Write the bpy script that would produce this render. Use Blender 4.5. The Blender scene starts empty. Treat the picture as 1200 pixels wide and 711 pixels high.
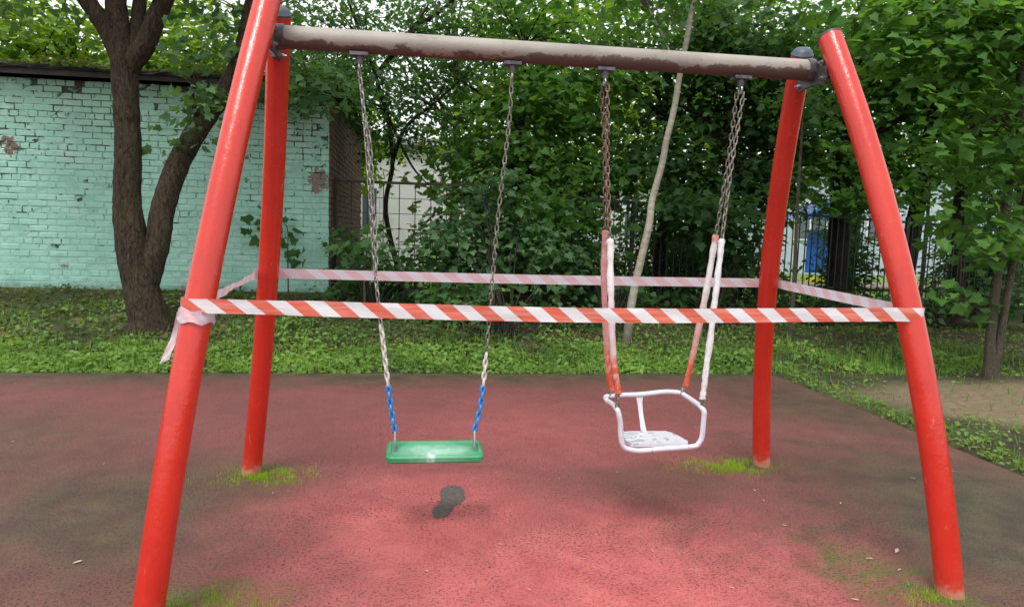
import bpy, math, random
import numpy as np
from mathutils import Vector, Matrix

random.seed(7)
RNG = np.random.default_rng(11)
SC = bpy.context.scene
COL = SC.collection
PI = math.pi

# ---------------------------------------------------------------- camera, world, sun, exposure
CAM_F = 832.0 / 1200.0            # focal length / image width
CAM_PITCH, CAM_ROLL, CAM_YAW = 0.10026, 0.0290, 0.13565
CAM_POS = np.array([-0.66875, -3.50089, 1.5])
cy_, sy_ = math.cos(CAM_YAW), math.sin(CAM_YAW)
_R = np.array([cy_, -sy_, 0.0]); _H = np.array([sy_, cy_, 0.0]); _Z = np.array([0, 0, 1.0])
CF = _H * math.cos(CAM_PITCH) - _Z * math.sin(CAM_PITCH)
_U = _H * math.sin(CAM_PITCH) + _Z * math.cos(CAM_PITCH)
CR = math.cos(CAM_ROLL) * _R + math.sin(CAM_ROLL) * _U
CU = math.cos(CAM_ROLL) * _U - math.sin(CAM_ROLL) * _R

cam_d = bpy.data.cameras.new('camera')
cam_d.sensor_width = 36.0
cam_d.sensor_fit = 'HORIZONTAL'
cam_d.lens = CAM_F * 36.0
cam_d.clip_start = 0.05
cam_d.clip_end = 2000
cam = bpy.data.objects.new('camera', cam_d)
COL.objects.link(cam)
M = Matrix.Identity(4)
for i in range(3):
    M[i][0] = CR[i]; M[i][1] = CU[i]; M[i][2] = -CF[i]; M[i][3] = CAM_POS[i]
cam.matrix_world = M
SC.camera = cam

SUN_EL, SUN_AZ = math.radians(62), math.radians(205)     # azimuth measured clockwise from +Y
world = bpy.data.worlds.new('World')
SC.world = world
world.use_nodes = True
wn, wl = world.node_tree.nodes, world.node_tree.links
wn.clear()
w_out = wn.new('ShaderNodeOutputWorld'); w_bg = wn.new('ShaderNodeBackground')
w_sky = wn.new('ShaderNodeTexSky'); w_sky.sky_type = 'NISHITA'; w_sky.sun_disc = False
w_sky.sun_elevation = SUN_EL; w_sky.sun_rotation = SUN_AZ
w_sky.dust_density = 4.0; w_sky.air_density = 1.0
w_hsv = wn.new('ShaderNodeHueSaturation'); w_hsv.inputs['Saturation'].default_value = 0.10   # overcast: the blue is veiled by cloud
w_mix = wn.new('ShaderNodeMixRGB'); w_mix.inputs['Fac'].default_value = 0.6
w_mix.inputs['Color2'].default_value = (10.0, 10.3, 10.6, 1)      # even white cloud layer
wl.new(w_sky.outputs[0], w_hsv.inputs['Color'])
wl.new(w_hsv.outputs[0], w_mix.inputs['Color1'])
wl.new(w_mix.outputs[0], w_bg.inputs['Color'])
w_bg.inputs['Strength'].default_value = 0.125
wl.new(w_bg.outputs[0], w_out.inputs['Surface'])

sun_d = bpy.data.lights.new('sun', 'SUN')
sun_d.energy = 1.5
sun_d.angle = math.radians(18)
sun_d.color = (1.0, 0.97, 0.92)
sun = bpy.data.objects.new('sun', sun_d)
COL.objects.link(sun)
sd = Vector((math.sin(SUN_AZ) * math.cos(SUN_EL), math.cos(SUN_AZ) * math.cos(SUN_EL), math.sin(SUN_EL)))
sun.rotation_euler = sd.to_track_quat('Z', 'Y').to_euler()

SC.view_settings.view_transform = 'Standard'
SC.view_settings.look = 'None'
SC.view_settings.exposure = 0.48
SC.view_settings.gamma = 1.0
SC.cycles.max_bounces = 8
SC.cycles.diffuse_bounces = 4
SC.cycles.glossy_bounces = 3
SC.cycles.transmission_bounces = 4
SC.cycles.transparent_max_bounces = 6
SC.cycles.caustics_reflective = False
SC.cycles.caustics_refractive = False
SC.cycles.use_denoising = True

# ---------------------------------------------------------------- placing helpers
def ray(px, py):
    return CF + CR * (px - 600.0) / 832.0 - CU * (py - 355.5) / 832.0

def at(px, py, Y):
    """world point on the plane Y = const seen at photo pixel px, py"""
    d = ray(px, py)
    return CAM_POS + d * (Y - CAM_POS[1]) / d[1]

EDGE_Y, EDGE_X = 3.88, 3.32       # far and right edges of the rubber surface
def sstep(t):
    t = np.clip(t, 0, 1)
    return t * t * (3 - 2 * t)
def lump(x, y):
    return 0.02 * np.sin(2.1 * x + 0.6) * np.sin(1.7 * y) + 0.012 * np.sin(4.7 * x + 1.3 * y) + 0.008 * np.sin(7.9 * y - 3.1 * x)
def gz(x, y):
    """height of the earth"""
    x = np.asarray(x, float); y = np.asarray(y, float)
    amp = 0.47 - 0.35 * sstep((x + 1.0) / 9.0)
    rise = amp * sstep((y - EDGE_Y) / 3.9) * (1 - 0.75 * sstep((y - 9.0) / 4.0))
    out = np.maximum(np.maximum(y - EDGE_Y, x - EDGE_X), 0)
    bump = lump(x, y) * np.clip(out / 0.5, 0, 1)
    base = np.where(out <= 0, -0.05, -0.006)
    return base + rise + bump

def ghit(px, py):
    d = ray(px, py); t = 1.0
    while t < 60:
        p = CAM_POS + d * t
        if p[2] <= float(gz(p[0], p[1])):
            return p
        t += 0.01
    return p

# ---------------------------------------------------------------- object helpers
def tagit(o, label=None, cat=None, group=None, kind=None):
    if label: o['label'] = label
    if cat: o['category'] = cat
    if group: o['group'] = group
    if kind: o['kind'] = kind
    return o

def empty(name, loc, label, cat, group=None):
    o = bpy.data.objects.new(name, None)
    o.empty_display_size = 0.1
    COL.objects.link(o)
    o.location = loc
    return tagit(o, label, cat, group)

class MB:
    """gathers geometry in world coordinates, then links it as one object"""
    def __init__(self):
        self.v, self.f, self.uv, self.m = [], [], [], []
        self.n = 0
    def add(self, verts, faces, uvs=None, mi=0):
        o = self.n
        self.v.extend([tuple(p) for p in verts])
        for k, f in enumerate(faces):
            self.f.append([i + o for i in f])
            self.uv.append([uvs[i] for i in f] if uvs is not None else [(0, 0)] * len(f))
            self.m.append(mi)
        self.n += len(verts)
        return self
    def box(self, c, s, rot=None, mi=0):
        hx, hy, hz = s[0] / 2, s[1] / 2, s[2] / 2
        vs = [Vector((x, y, z)) for x in (-hx, hx) for y in (-hy, hy) for z in (-hz, hz)]
        if rot is not None:
            vs = [rot @ p for p in vs]
        c = Vector(c)
        return self.add([p + c for p in vs], [(0, 1, 3, 2), (4, 6, 7, 5), (0, 4, 5, 1), (2, 3, 7, 6), (0, 2, 6, 4), (1, 5, 7, 3)], None, mi)
    def tube(self, path, radii, n=12, caps=True, mi=0, wob=0.0, closed=False, squash=None):
        P = [Vector(p) for p in path]
        if not hasattr(radii, '__len__'): radii = [radii] * len(P)
        ref = None; vs, fs, uv = [], [], []
        L = 0
        m = len(P)
        for i, p in enumerate(P):
            if closed: t = (P[(i + 1) % m] - P[i - 1])
            else: t = P[min(i + 1, m - 1)] - P[max(i - 1, 0)]
            if t.length < 1e-9: t = Vector((0, 0, 1))
            t.normalize()
            if ref is None:
                ref = Vector((1, 0, 0)) if abs(t.x) < 0.8 else Vector((0, 1, 0))
            a = (ref - t * ref.dot(t)).normalized(); b = t.cross(a); ref = a
            if i: L += (P[i] - P[i - 1]).length
            for k in range(n):
                an = 2 * PI * k / n
                r = radii[i] * (1 + (random.uniform(-wob, wob) if wob else 0))
                vs.append(p + a * math.cos(an) * r + b * math.sin(an) * r)
                uv.append((k / n, L))
        rings = m if closed else m - 1
        for i in range(rings):
            for k in range(n):
                j = (i + 1) % m
                fs.append((i * n + k, i * n + (k + 1) % n, j * n + (k + 1) % n, j * n + k))
        if caps and not closed:
            fs.append(tuple(range(n))[::-1]); fs.append(tuple((m - 1) * n + k for k in range(n)))
        return self.add(vs, fs, uv, mi)
    def build(self, name, mats, parent=None, smooth=True, sharp=None):
        me = bpy.data.meshes.new(name)
        org = np.array(parent_world(parent)) if parent else np.zeros(3)
        vs = [(p[0] - org[0], p[1] - org[1], p[2] - org[2]) for p in self.v]
        me.from_pydata(vs, [], self.f)
        uvl = me.uv_layers.new(name='UVMap')
        flat = [c for f in self.uv for u in f for c in u]
        uvl.data.foreach_set('uv', flat)
        if not isinstance(mats, (list, tuple)): mats = [mats]
        for m in mats: me.materials.append(m)
        me.polygons.foreach_set('material_index', self.m)
        if smooth:
            me.polygons.foreach_set('use_smooth', [True] * len(self.f))
            me.set_sharp_from_angle(angle=sharp or math.radians(40))
        me.update()
        o = bpy.data.objects.new(name, me)
        COL.objects.link(o)
        if parent: o.parent = parent
        return o

def parent_world(p):
    v = Vector((0, 0, 0))
    while p is not None:
        v = v + p.location
        p = p.parent
    return v

def inst(name, me, parent, loc, rot=None, scale=None):
    o = bpy.data.objects.new(name, me)
    COL.objects.link(o)
    o.parent = parent
    o.location = Vector(loc) - parent_world(parent) if parent else Vector(loc)
    if rot is not None:
        o.rotation_mode = 'QUATERNION'
        o.rotation_quaternion = rot
    if scale is not None: o.scale = scale
    return o

def smooth_path(pts, k=6):
    P = [np.array(p, float) for p in pts]
    out = []
    for i in range(len(P) - 1):
        p0, p1, p2, p3 = P[max(i - 1, 0)], P[i], P[i + 1], P[min(i + 2, len(P) - 1)]
        for j in range(k):
            t = j / k
            out.append(0.5 * ((2 * p1) + (-p0 + p2) * t + (2 * p0 - 5 * p1 + 4 * p2 - p3) * t * t + (-p0 + 3 * p1 - 3 * p2 + p3) * t ** 3))
    out.append(P[-1])
    return out

# ---------------------------------------------------------------- materials
class NT:
    def __init__(self, name):
        self.mat = bpy.data.materials.new(name)
        self.mat.use_nodes = True
        self.n = self.mat.node_tree.nodes; self.l = self.mat.node_tree.links
        self.b = self.n['Principled BSDF']
        self.out = self.n['Material Output']
        self._co = None
    def co(self, which='Object'):
        if self._co is None: self._co = self.n.new('ShaderNodeTexCoord')
        return self._co.outputs[which]
    def pos(self):
        return self.n.new('ShaderNodeNewGeometry').outputs['Position']
    def link(self, a, b): self.l.new(a, b)
    def noise(self, vec, scale, detail=4, rough=0.6, out='Fac', dist=0.0):
        t = self.n.new('ShaderNodeTexNoise')
        t.inputs['Scale'].default_value = scale; t.inputs['Detail'].default_value = detail
        t.inputs['Roughness'].default_value = rough; t.inputs['Distortion'].default_value = dist
        if vec is not None: self.link(vec, t.inputs['Vector'])
        return t.outputs[out]
    def voro(self, vec, scale, feature='F1', out='Distance'):
        t = self.n.new('ShaderNodeTexVoronoi'); t.feature = feature
        t.inputs['Scale'].default_value = scale
        if vec is not None: self.link(vec, t.inputs['Vector'])
        return t.outputs[out]
    def scale(self, vec, s):
        t = self.n.new('ShaderNodeMapping'); t.inputs['Scale'].default_value = s
        self.link(vec, t.inputs['Vector']); return t.outputs[0]
    def ramp(self, fac, stops, interp='LINEAR'):
        t = self.n.new('ShaderNodeValToRGB'); t.color_ramp.interpolation = interp
        e = t.color_ramp.elements
        while len(e) < len(stops): e.new(0.5)
        for k, (p, c) in enumerate(stops):
            e[k].position = p
            e[k].color = (c[0], c[1], c[2], 1) if hasattr(c, '__len__') else (c, c, c, 1)
        self.link(fac, t.inputs[0]); return t.outputs[0]
    def mix(self, fac, a, b, mode='MIX'):
        t = self.n.new('ShaderNodeMixRGB'); t.blend_type = mode
        for i, v in enumerate((fac, a, b)):
            s = t.inputs[i]
            if isinstance(v, bpy.types.NodeSocket): self.link(v, s)
            elif hasattr(v, '__len__'): s.default_value = (v[0], v[1], v[2], 1)
            else: s.default_value = v if i == 0 else (v, v, v, 1)
        return t.outputs[0]
    def math(self, op, a, b=None, clamp=False):
        t = self.n.new('ShaderNodeMath'); t.operation = op; t.use_clamp = clamp
        for s, v in ((t.inputs[0], a), (t.inputs[1], b)):
            if v is None: continue
            if isinstance(v, bpy.types.NodeSocket): self.link(v, s)
            else: s.default_value = v
        return t.outputs[0]
    def sep(self, vec):
        t = self.n.new('ShaderNodeSeparateXYZ'); self.link(vec, t.inputs[0]); return t.outputs
    def blob(self, vec, c, r, pw=1.0):
        """soft elliptical mask, 1 at centre c, 0 beyond radii r (plan view)"""
        m = self.n.new('ShaderNodeMapping')
        m.inputs['Location'].default_value = (-c[0] / r[0], -c[1] / r[1], 0)
        m.inputs['Scale'].default_value = (1 / r[0], 1 / r[1], 0)
        self.link(vec, m.inputs['Vector'])
        t = self.n.new('ShaderNodeVectorMath'); t.operation = 'LENGTH'
        self.link(m.outputs[0], t.inputs[0])
        k = self.n.new('ShaderNodeMapRange'); k.interpolation_type = 'SMOOTHSTEP'
        k.inputs['From Min'].default_value = 1.0; k.inputs['From Max'].default_value = 0.15
        k.inputs['To Min'].default_value = 0; k.inputs['To Max'].default_value = pw
        self.link(t.outputs['Value'], k.inputs['Value'])
        return k.outputs[0]
    def bump(self, h, strength=0.3, dist=0.01):
        t = self.n.new('ShaderNodeBump')
        t.inputs['Strength'].default_value = strength; t.inputs['Distance'].default_value = dist
        self.link(h, t.inputs['Height']); self.link(t.outputs[0], self.b.inputs['Normal'])
    def set(self, color=None, rough=None, metal=None, spec=None):
        for k, v in (('Base Color', color), ('Roughness', rough), ('Metallic', metal), ('Specular IOR Level', spec)):
            if v is None: continue
            s = self.b.inputs[k]
            if isinstance(v, bpy.types.NodeSocket): self.link(v, s)
            elif hasattr(v, '__len__'): s.default_value = (v[0], v[1], v[2], 1)
            else: s.default_value = v
        return self

def mat_plain(name, col, rough=0.6, metal=0.0, var=0.25, scale=8.0, bump=0.15):
    t = NT(name)
    n = t.noise(t.co(), scale, 5)
    c = t.mix(t.ramp(n, [(0.35, 0), (0.7, 1)]), [x * (1 - var) for x in col], [min(1, x * (1 + var)) for x in col])
    t.set(c, rough, metal)
    if bump: t.bump(t.noise(t.co(), scale * 8, 3), bump, 0.004)
    return t.mat

def mat_red():
    t = NT('red_gloss_paint')
    p = t.co()
    n1 = t.noise(p, 3.0, 4)
    c = t.mix(t.ramp(n1, [(0.3, 0), (0.7, 1)]), (0.49, 0.020, 0.010), (0.60, 0.031, 0.015))
    # paler, pinker red towards the top of the pole
    z = t.sep(t.pos())[2]
    hi = t.math('MULTIPLY', t.ramp(t.math('DIVIDE', z, 2.6), [(0.35, 0), (0.95, 1)]), t.noise(p, 5, 3))
    c = t.mix(t.math('MULTIPLY', hi, 0.22), c, (0.60, 0.10, 0.075))
    # small scuffs
    sc = t.noise(t.scale(p, (1, 1, 0.35)), 26, 5, 0.7)
    c = t.mix(t.ramp(sc, [(0.645, 0), (0.70, 0.5)]), c, (0.64, 0.17, 0.12))
    c = t.mix(t.ramp(t.noise(t.scale(p, (1, 1, 0.6)), 44, 4, 0.75), [(0.70, 0), (0.73, 0.85)]), c, (0.16, 0.05, 0.04))
    run = t.noise(t.scale(p, (10, 10, 0.7)), 3, 4, 0.6)
    c = t.mix(t.ramp(run, [(0.55, 0), (0.8, 0.35)]), c, (0.34, 0.022, 0.016))
    # paint worn off just above the ground
    wz = t.math('ADD', z, t.math('MULTIPLY', t.noise(p, 14, 4), 0.16))
    wear = t.ramp(wz, [(0.105, 1), (0.14, 0)])
    c = t.mix(wear, c, (0.50, 0.26, 0.19))
    wz2 = t.math('ADD', z, t.math('MULTIPLY', t.noise(p, 22, 4, 0.75), 0.5))
    c = t.mix(t.ramp(wz2, [(0.24, 0.5), (0.36, 0)]), c, (0.42, 0.10, 0.06))
    t.set(c, t.ramp(t.noise(p, 18, 4), [(0.3, 0.13), (0.75, 0.32)]), 0, 0.6)
    t.bump(t.math('ADD', t.noise(p, 40, 3), t.math('MULTIPLY', sc, 2.5)), 0.22, 0.005)
    return t.mat

def mat_bar():
    t = NT('weathered_beige_bar_paint')
    p = t.co()
    c = t.mix(t.ramp(t.noise(p, 3, 5), [(0.3, 0), (0.7, 1)]), (0.23, 0.20, 0.172), (0.36, 0.322, 0.282))
    dz = t.math('SUBTRACT', t.sep(t.pos())[2], 2.364)
    # rust creeps up from the underside where water hangs, and breaks through in spots
    k = t.math('ADD', t.math('MULTIPLY', dz, -9.0), t.math('MULTIPLY', t.math('SUBTRACT', t.noise(t.scale(p, (0.6, 1, 1)), 7, 6, 0.7), 0.5), 1.9))
    c = t.mix(t.ramp(k, [(0.10, 0), (0.20, 0.92)]), c, (0.090, 0.055, 0.045))
    k2 = t.noise(t.scale(p, (0.5, 1, 1)), 9, 5, 0.65)
    c = t.mix(t.ramp(k2, [(0.64, 0), (0.72, 0.8)]), c, (0.22, 0.11, 0.06))
    c = t.mix(t.ramp(t.noise(p, 60, 3), [(0.66, 0), (0.72, 0.8)]), c, (0.12, 0.06, 0.05))
    t.set(c, 0.55)
    t.bump(t.math('ADD', k, t.noise(p, 60, 3)), 0.25, 0.004)
    return t.mat

def mat_rubber():
    t = NT('red_crumb_rubber')
    p = t.pos()
    wob = t.noise(p, 1.4, 5, 0.6, 'Color')
    wv = t.n.new('ShaderNodeVectorMath'); wv.operation = 'MULTIPLY_ADD'
    t.link(wob, wv.inputs[0]); wv.inputs[1].default_value = (1.0, 1.0, 0); t.link(p, wv.inputs[2])
    off = t.n.new('ShaderNodeVectorMath'); off.operation = 'SUBTRACT'; off.inputs[1].default_value = (0.5, 0.5, 0)
    t.link(wv.outputs[0], off.inputs[0]); q = off.outputs[0]
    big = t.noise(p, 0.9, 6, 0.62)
    # base: dull dark red rubber, brighter red towards the middle
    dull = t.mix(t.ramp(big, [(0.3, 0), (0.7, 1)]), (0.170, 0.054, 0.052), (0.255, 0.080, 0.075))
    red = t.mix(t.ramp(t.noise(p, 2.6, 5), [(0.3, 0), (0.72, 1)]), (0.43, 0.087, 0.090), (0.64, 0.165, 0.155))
    bright_mid = t.math('MAXIMUM', t.blob(q, (0.15, -0.85), (1.9, 1.75), 1.0), t.blob(q, (-0.60, 0.05), (1.2, 1.2), 0.85))
    bright_mid = t.math('MAXIMUM', bright_mid, t.blob(q, (0.2, 1.6), (2.0, 1.5), 0.35))
    c = t.mix(bright_mid, dull, red)
    # moss and algae: olive film towards the shady edges and round the posts
    moss = t.math('MAXIMUM', t.blob(q, (2.6, -0.2), (1.7, 2.4), 1.0), t.blob(q, (3.1, 2.6), (1.5, 2.2), 0.8))
    moss = t.math('MAXIMUM', moss, t.blob(q, (-2.3, 0.3), (1.4, 1.6), 0.85))
    moss = t.math('MAXIMUM', moss, t.blob(q, (-3.6, 1.4), (1.8, 1.9), 0.6))
    moss = t.math('MAXIMUM', moss, t.blob(q, (0.9, 0.55), (0.85, 0.55), 0.42))  # soft darker patch under and behind the toddler swing
    y = t.sep(q)[1]
    far = t.ramp(t.math('DIVIDE', y, 4.0), [(0.76, 0), (0.93, 0.95)])
    moss = t.math('MAXIMUM', moss, far)
    spots = t.ramp(t.noise(p, 2.1, 6, 0.7), [(0.50, 0), (0.60, 0.8)])
    moss = t.math('MAXIMUM', moss, t.math('MULTIPLY', spots, t.blob(q, (2.2, 0.2), (2.4, 2.6), 1.0)))
    mk = t.math('MULTIPLY', moss, t.ramp(t.noise(p, 3.2, 6, 0.65), [(0.22, 0.75), (0.55, 1.0)]))
    mossc = t.mix(t.ramp(t.noise(p, 4.5, 4), [(0.35, 0), (0.7, 1)]), (0.048, 0.041, 0.024), (0.098, 0.084, 0.042))
    c = t.mix(mk, c, mossc)
    for cx, cy, rx, ry in ((-1.62, 0.80, 0.34, 0.28), (1.50, 0.86, 0.40, 0.24), (1.58, -0.86, 0.42, 0.26), (-1.52, -0.72, 0.45, 0.35), (1.35, -0.62, 0.25, 0.35)):
        g = t.math('MULTIPLY', t.blob(q, (cx, cy), (rx, ry), 1.0), t.ramp(t.noise(p, 9, 5, 0.7), [(0.38, 0.1), (0.62, 0.9)]))
        c = t.mix(g, c, (0.085, 0.135, 0.020))
    # crumb texture: dark pits where granules have come out, pale binder specks
    pit = t.ramp(t.noise(p, 70, 4, 0.72), [(0.395, 1), (0.445, 0)])
    worn = t.ramp(t.noise(p, 1.9, 6), [(0.38, 0.1), (0.60, 1)])
    c = t.mix(t.math('MULTIPLY', t.math('MULTIPLY', pit, worn), 0.92), c, (0.034, 0.020, 0.020))
    pit2 = t.ramp(t.noise(p, 40, 5, 0.75), [(0.36, 1), (0.42, 0)])
    c = t.mix(t.math('MULTIPLY', pit2, t.ramp(t.noise(p, 1.3, 5), [(0.42, 0), (0.6, 0.75)])), c, (0.060, 0.034, 0.032))
    blot = t.noise(p, 7.5, 5, 0.65)
    c = t.mix(t.ramp(blot, [(0.52, 0), (0.75, 0.22)]), c, (0.085, 0.050, 0.046))
    c = t.mix(t.math('MULTIPLY', bright_mid, t.ramp(blot, [(0.26, 0.30), (0.45, 0)])), c, (0.66, 0.27, 0.24))
    gr = t.voro(p, 240, 'F1', 'Color')
    c = t.mix(0.22, c, t.mix(1.0, c, gr, 'MULTIPLY'))
    c = t.mix(t.ramp(t.noise(p, 120, 2), [(0.70, 0), (0.76, 0.35)]), c, (0.50, 0.33, 0.30))
    t.set(c, t.ramp(t.noise(p, 5, 4), [(0.3, 0.52), (0.7, 0.78)]), 0, 0.35)
    h = t.math('ADD', t.math('MULTIPLY', pit, -0.8), t.math('MULTIPLY', t.voro(p, 200), 0.6))
    t.bump(h, 0.7, 0.007)
    return t.mat

def mat_ground():
    t = NT('earth_and_moss')
    p = t.pos()
    n = t.noise(p, 2.4, 6, 0.65)
    soil = t.mix(t.ramp(n, [(0.3, 0), (0.7, 1)]), (0.026, 0.020, 0.013), (0.064, 0.048, 0.031))
    green = t.mix(t.ramp(t.noise(p, 7, 5), [(0.3, 0), (0.7, 1)]), (0.036, 0.060, 0.018), (0.072, 0.105, 0.034))
    c = t.mix(t.ramp(t.noise(p, 1.1, 5, 0.6), [(0.42, 0), (0.64, 0.75)]), soil, green)
    wob = t.noise(p, 1.0, 4, 0.6, 'Color')
    wv = t.n.new('ShaderNodeVectorMath'); wv.operation = 'MULTIPLY_ADD'
    t.link(wob, wv.inputs[0]); wv.inputs[1].default_value = (1.2, 0.8, 0); t.link(p, wv.inputs[2])
    q = wv.outputs[0]
    path = t.math('MAXIMUM', t.blob(q, (6.2, 3.0), (2.9, 1.25), 1.0), t.blob(q, (9.0, 2.8), (3.2, 1.1), 1.0))
    path = t.ramp(path, [(0.06, 0), (0.5, 1)])
    sand = t.mix(t.ramp(t.noise(p, 14, 5), [(0.3, 0), (0.7, 1)]), (0.135, 0.098, 0.060), (0.225, 0.170, 0.110))
    c = t.mix(path, c, sand)
    y = t.sep(p)[1]
    lawn = t.mix(t.ramp(t.noise(p, 3, 5), [(0.3, 0), (0.7, 1)]), (0.10, 0.17, 0.035), (0.20, 0.30, 0.075))
    c = t.mix(t.ramp(t.math('DIVIDE', y, 20), [(0.55, 0), (0.62, 1)]), c, lawn)
    c = t.mix(t.ramp(t.noise(p, 55, 3), [(0.62, 0), (0.7, 0.5)]), c, (0.19, 0.15, 0.09))
    t.set(c, 0.92, 0, 0.2)
    t.bump(t.noise(p, 30, 6, 0.7), 0.6, 0.03)
    return t.mat

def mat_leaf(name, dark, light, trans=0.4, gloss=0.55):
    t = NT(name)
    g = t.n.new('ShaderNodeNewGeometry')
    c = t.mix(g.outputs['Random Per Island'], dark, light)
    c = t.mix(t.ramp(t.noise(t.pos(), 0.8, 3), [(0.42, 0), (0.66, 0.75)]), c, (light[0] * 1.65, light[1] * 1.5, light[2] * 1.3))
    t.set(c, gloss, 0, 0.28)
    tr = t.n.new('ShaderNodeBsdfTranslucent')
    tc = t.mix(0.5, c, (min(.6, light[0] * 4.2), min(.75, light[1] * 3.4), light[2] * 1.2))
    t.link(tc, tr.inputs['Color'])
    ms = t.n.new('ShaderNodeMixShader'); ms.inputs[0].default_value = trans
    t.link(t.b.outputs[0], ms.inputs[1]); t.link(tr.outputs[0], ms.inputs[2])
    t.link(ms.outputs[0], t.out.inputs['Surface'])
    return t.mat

def mat_bark(name, a, b, sc=1.0, moss=0.25):
    t = NT(name)
    p = t.pos()
    w = t.noise(t.scale(p, (11 * sc, 11 * sc, 3.2 * sc)), 3.0, 8, 0.7, dist=1.2)
    c = t.mix(t.ramp(w, [(0.38, 0), (0.62, 1)]), a, b)
    c = t.mix(t.ramp(t.noise(p, 2.2, 5), [(0.5, 0), (0.75, moss)]), c, (0.10, 0.12, 0.045))
    t.set(c, 0.9, 0, 0.2)
    t.bump(w, 0.9, 0.03)
    return t.mat

def mat_birch():
    t = NT('pale_birch_bark')
    p = t.pos()
    z = t.sep(p)[2]
    c = t.mix(t.ramp(t.noise(t.scale(p, (3, 3, 8)), 3, 5, 0.7), [(0.3, 0), (0.7, 1)]), (0.20, 0.18, 0.135), (0.43, 0.40, 0.32))
    lent = t.noise(t.scale(p, (2.5, 2.5, 16)), 3.5, 4, 0.6)
    c = t.mix(t.ramp(lent, [(0.62, 0), (0.70, 0.85)]), c, (0.05, 0.04, 0.03))
    c = t.mix(t.ramp(t.math('ADD', z, t.math('MULTIPLY', t.noise(p, 6, 4), 0.5)), [(0.45, 0.85), (0.85, 0)]), c, (0.085, 0.065, 0.045))
    t.set(c, 0.75)
    t.bump(lent, 0.4, 0.01)
    return t.mat

def mat_brick():
    t = NT('turquoise_painted_brick')
    p = t.pos()
    oi = t.n.new('ShaderNodeNewGeometry')
    c = t.mix(t.ramp(t.noise(p, 1.3, 5), [(0.3, 0), (0.7, 1)]), (0.26, 0.52, 0.41), (0.38, 0.65, 0.55))
    # greener, darker tone towards the top of the wall
    z = t.math('ADD', t.sep(p)[2], t.math('MULTIPLY', t.noise(p, 1.2, 4), 0.9))
    c = t.mix(t.ramp(t.math('DIVIDE', z, 5.0), [(0.58, 0), (0.76, 0.75)]), c, (0.225, 0.375, 0.265))
    dirt = t.noise(t.scale(p, (1, 1, 1.2)), 5, 6, 0.7)
    c = t.mix(t.ramp(dirt, [(0.52, 0), (0.78, 0.55)]), c, (0.14, 0.24, 0.19))
    chip = t.noise(p, 3.1, 6, 0.72)
    c = t.mix(t.ramp(chip, [(0.655, 0), (0.67, 0.9)]), c, (0.15, 0.10, 0.08))
    c = t.mix(t.ramp(t.noise(p, 2.3, 6, 0.7), [(0.54, 0), (0.74, 0.6)]), c, (0.52, 0.66, 0.61))
    mp = t.n.new('ShaderNodeVectorMath'); mp.operation = 'DISTANCE'; t.link(p, mp.inputs[0]); mp.inputs[1].default_value = tuple(at(374, 213, 7.69))
    near = t.math('ADD', mp.outputs['Value'], t.math('MULTIPLY', t.math('SUBTRACT', t.noise(p, 7, 5, 0.7), 0.5), 0.5))
    c = t.mix(t.ramp(near, [(0.14, 0.95), (0.17, 0)]), c, (0.20, 0.125, 0.095))
    mp2 = t.n.new('ShaderNodeVectorMath'); mp2.operation = 'DISTANCE'; t.link(p, mp2.inputs[0]); mp2.inputs[1].default_value = tuple(at(12, 170, 7.69))
    near2 = t.math('ADD', mp2.outputs['Value'], t.math('MULTIPLY', t.math('SUBTRACT', t.noise(p, 7, 5, 0.7), 0.5), 0.5))
    c = t.mix(t.ramp(near2, [(0.12, 0.95), (0.14, 0)]), c, (0.17, 0.075, 0.05))
    hole = t.noise(t.scale(p, (1, 1, 1.6)), 4.3, 5, 0.7)
    hz = t.math('ADD', hole, t.math('MULTIPLY', t.math('SUBTRACT', t.sep(p)[2], 2.6), 0.05))
    c = t.mix(t.ramp(hz, [(0.665, 0), (0.68, 0.95)]), c, (0.035, 0.035, 0.03))
    low = t.math('ADD', t.sep(p)[2], t.math('MULTIPLY', t.noise(p, 6, 5, 0.7), 0.35))
    c = t.mix(t.ramp(low, [(0.66, 0.7), (0.80, 0)]), c, (0.10, 0.13, 0.10))
    t.set(c, 0.6)
    t.bump(t.noise(p, 45, 5), 0.45, 0.006)
    return t.mat

def mat_mortar():
    t = NT('painted_mortar')
    p = t.pos()
    n = t.noise(p, 5.0, 6, 0.75)
    z = t.sep(p)[2]
    k = t.math('ADD', n, t.math('MULTIPLY', t.math('SUBTRACT', z, 2.0), 0.06))
    c = t.mix(t.ramp(k, [(0.54, 0), (0.60, 1)]), (0.27, 0.50, 0.42), (0.045, 0.055, 0.045))
    t.set(c, 0.9)
    t.bump(n, 0.5, 0.02)
    return t.mat

def mat_tape(name, red, white, trans=0.25, faded=0.0):
    t = NT(name)
    uv = t.co('UV')
    s = t.sep(uv)
    k = t.math('ADD', t.math('DIVIDE', s[0], 0.142), t.math('MULTIPLY', s[1], 0.50))
    k = t.math('FRACT', k)
    st = t.ramp(k, [(0.0, 1), (0.485, 1), (0.50, 0), (0.985, 0), (1.0, 1)])
    c = t.mix(st, white, red)
    c = t.mix(t.ramp(t.noise(uv, 5, 5), [(0.45, 0), (0.8, 0.35 + faded)]), c, white)
    t.set(c, 0.32, 0, 0.5)
    tr = t.n.new('ShaderNodeBsdfTranslucent'); t.link(c, tr.inputs['Color'])
    ms = t.n.new('ShaderNodeMixShader'); ms.inputs[0].default_value = trans
    t.link(t.b.outputs[0], ms.inputs[1]); t.link(tr.outputs[0], ms.inputs[2])
    t.link(ms.outputs[0], t.out.inputs['Surface'])
    t.bump(t.noise(t.scale(uv, (6, 2, 1)), 4, 4), 0.25, 0.01)
    return t.mat

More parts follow.
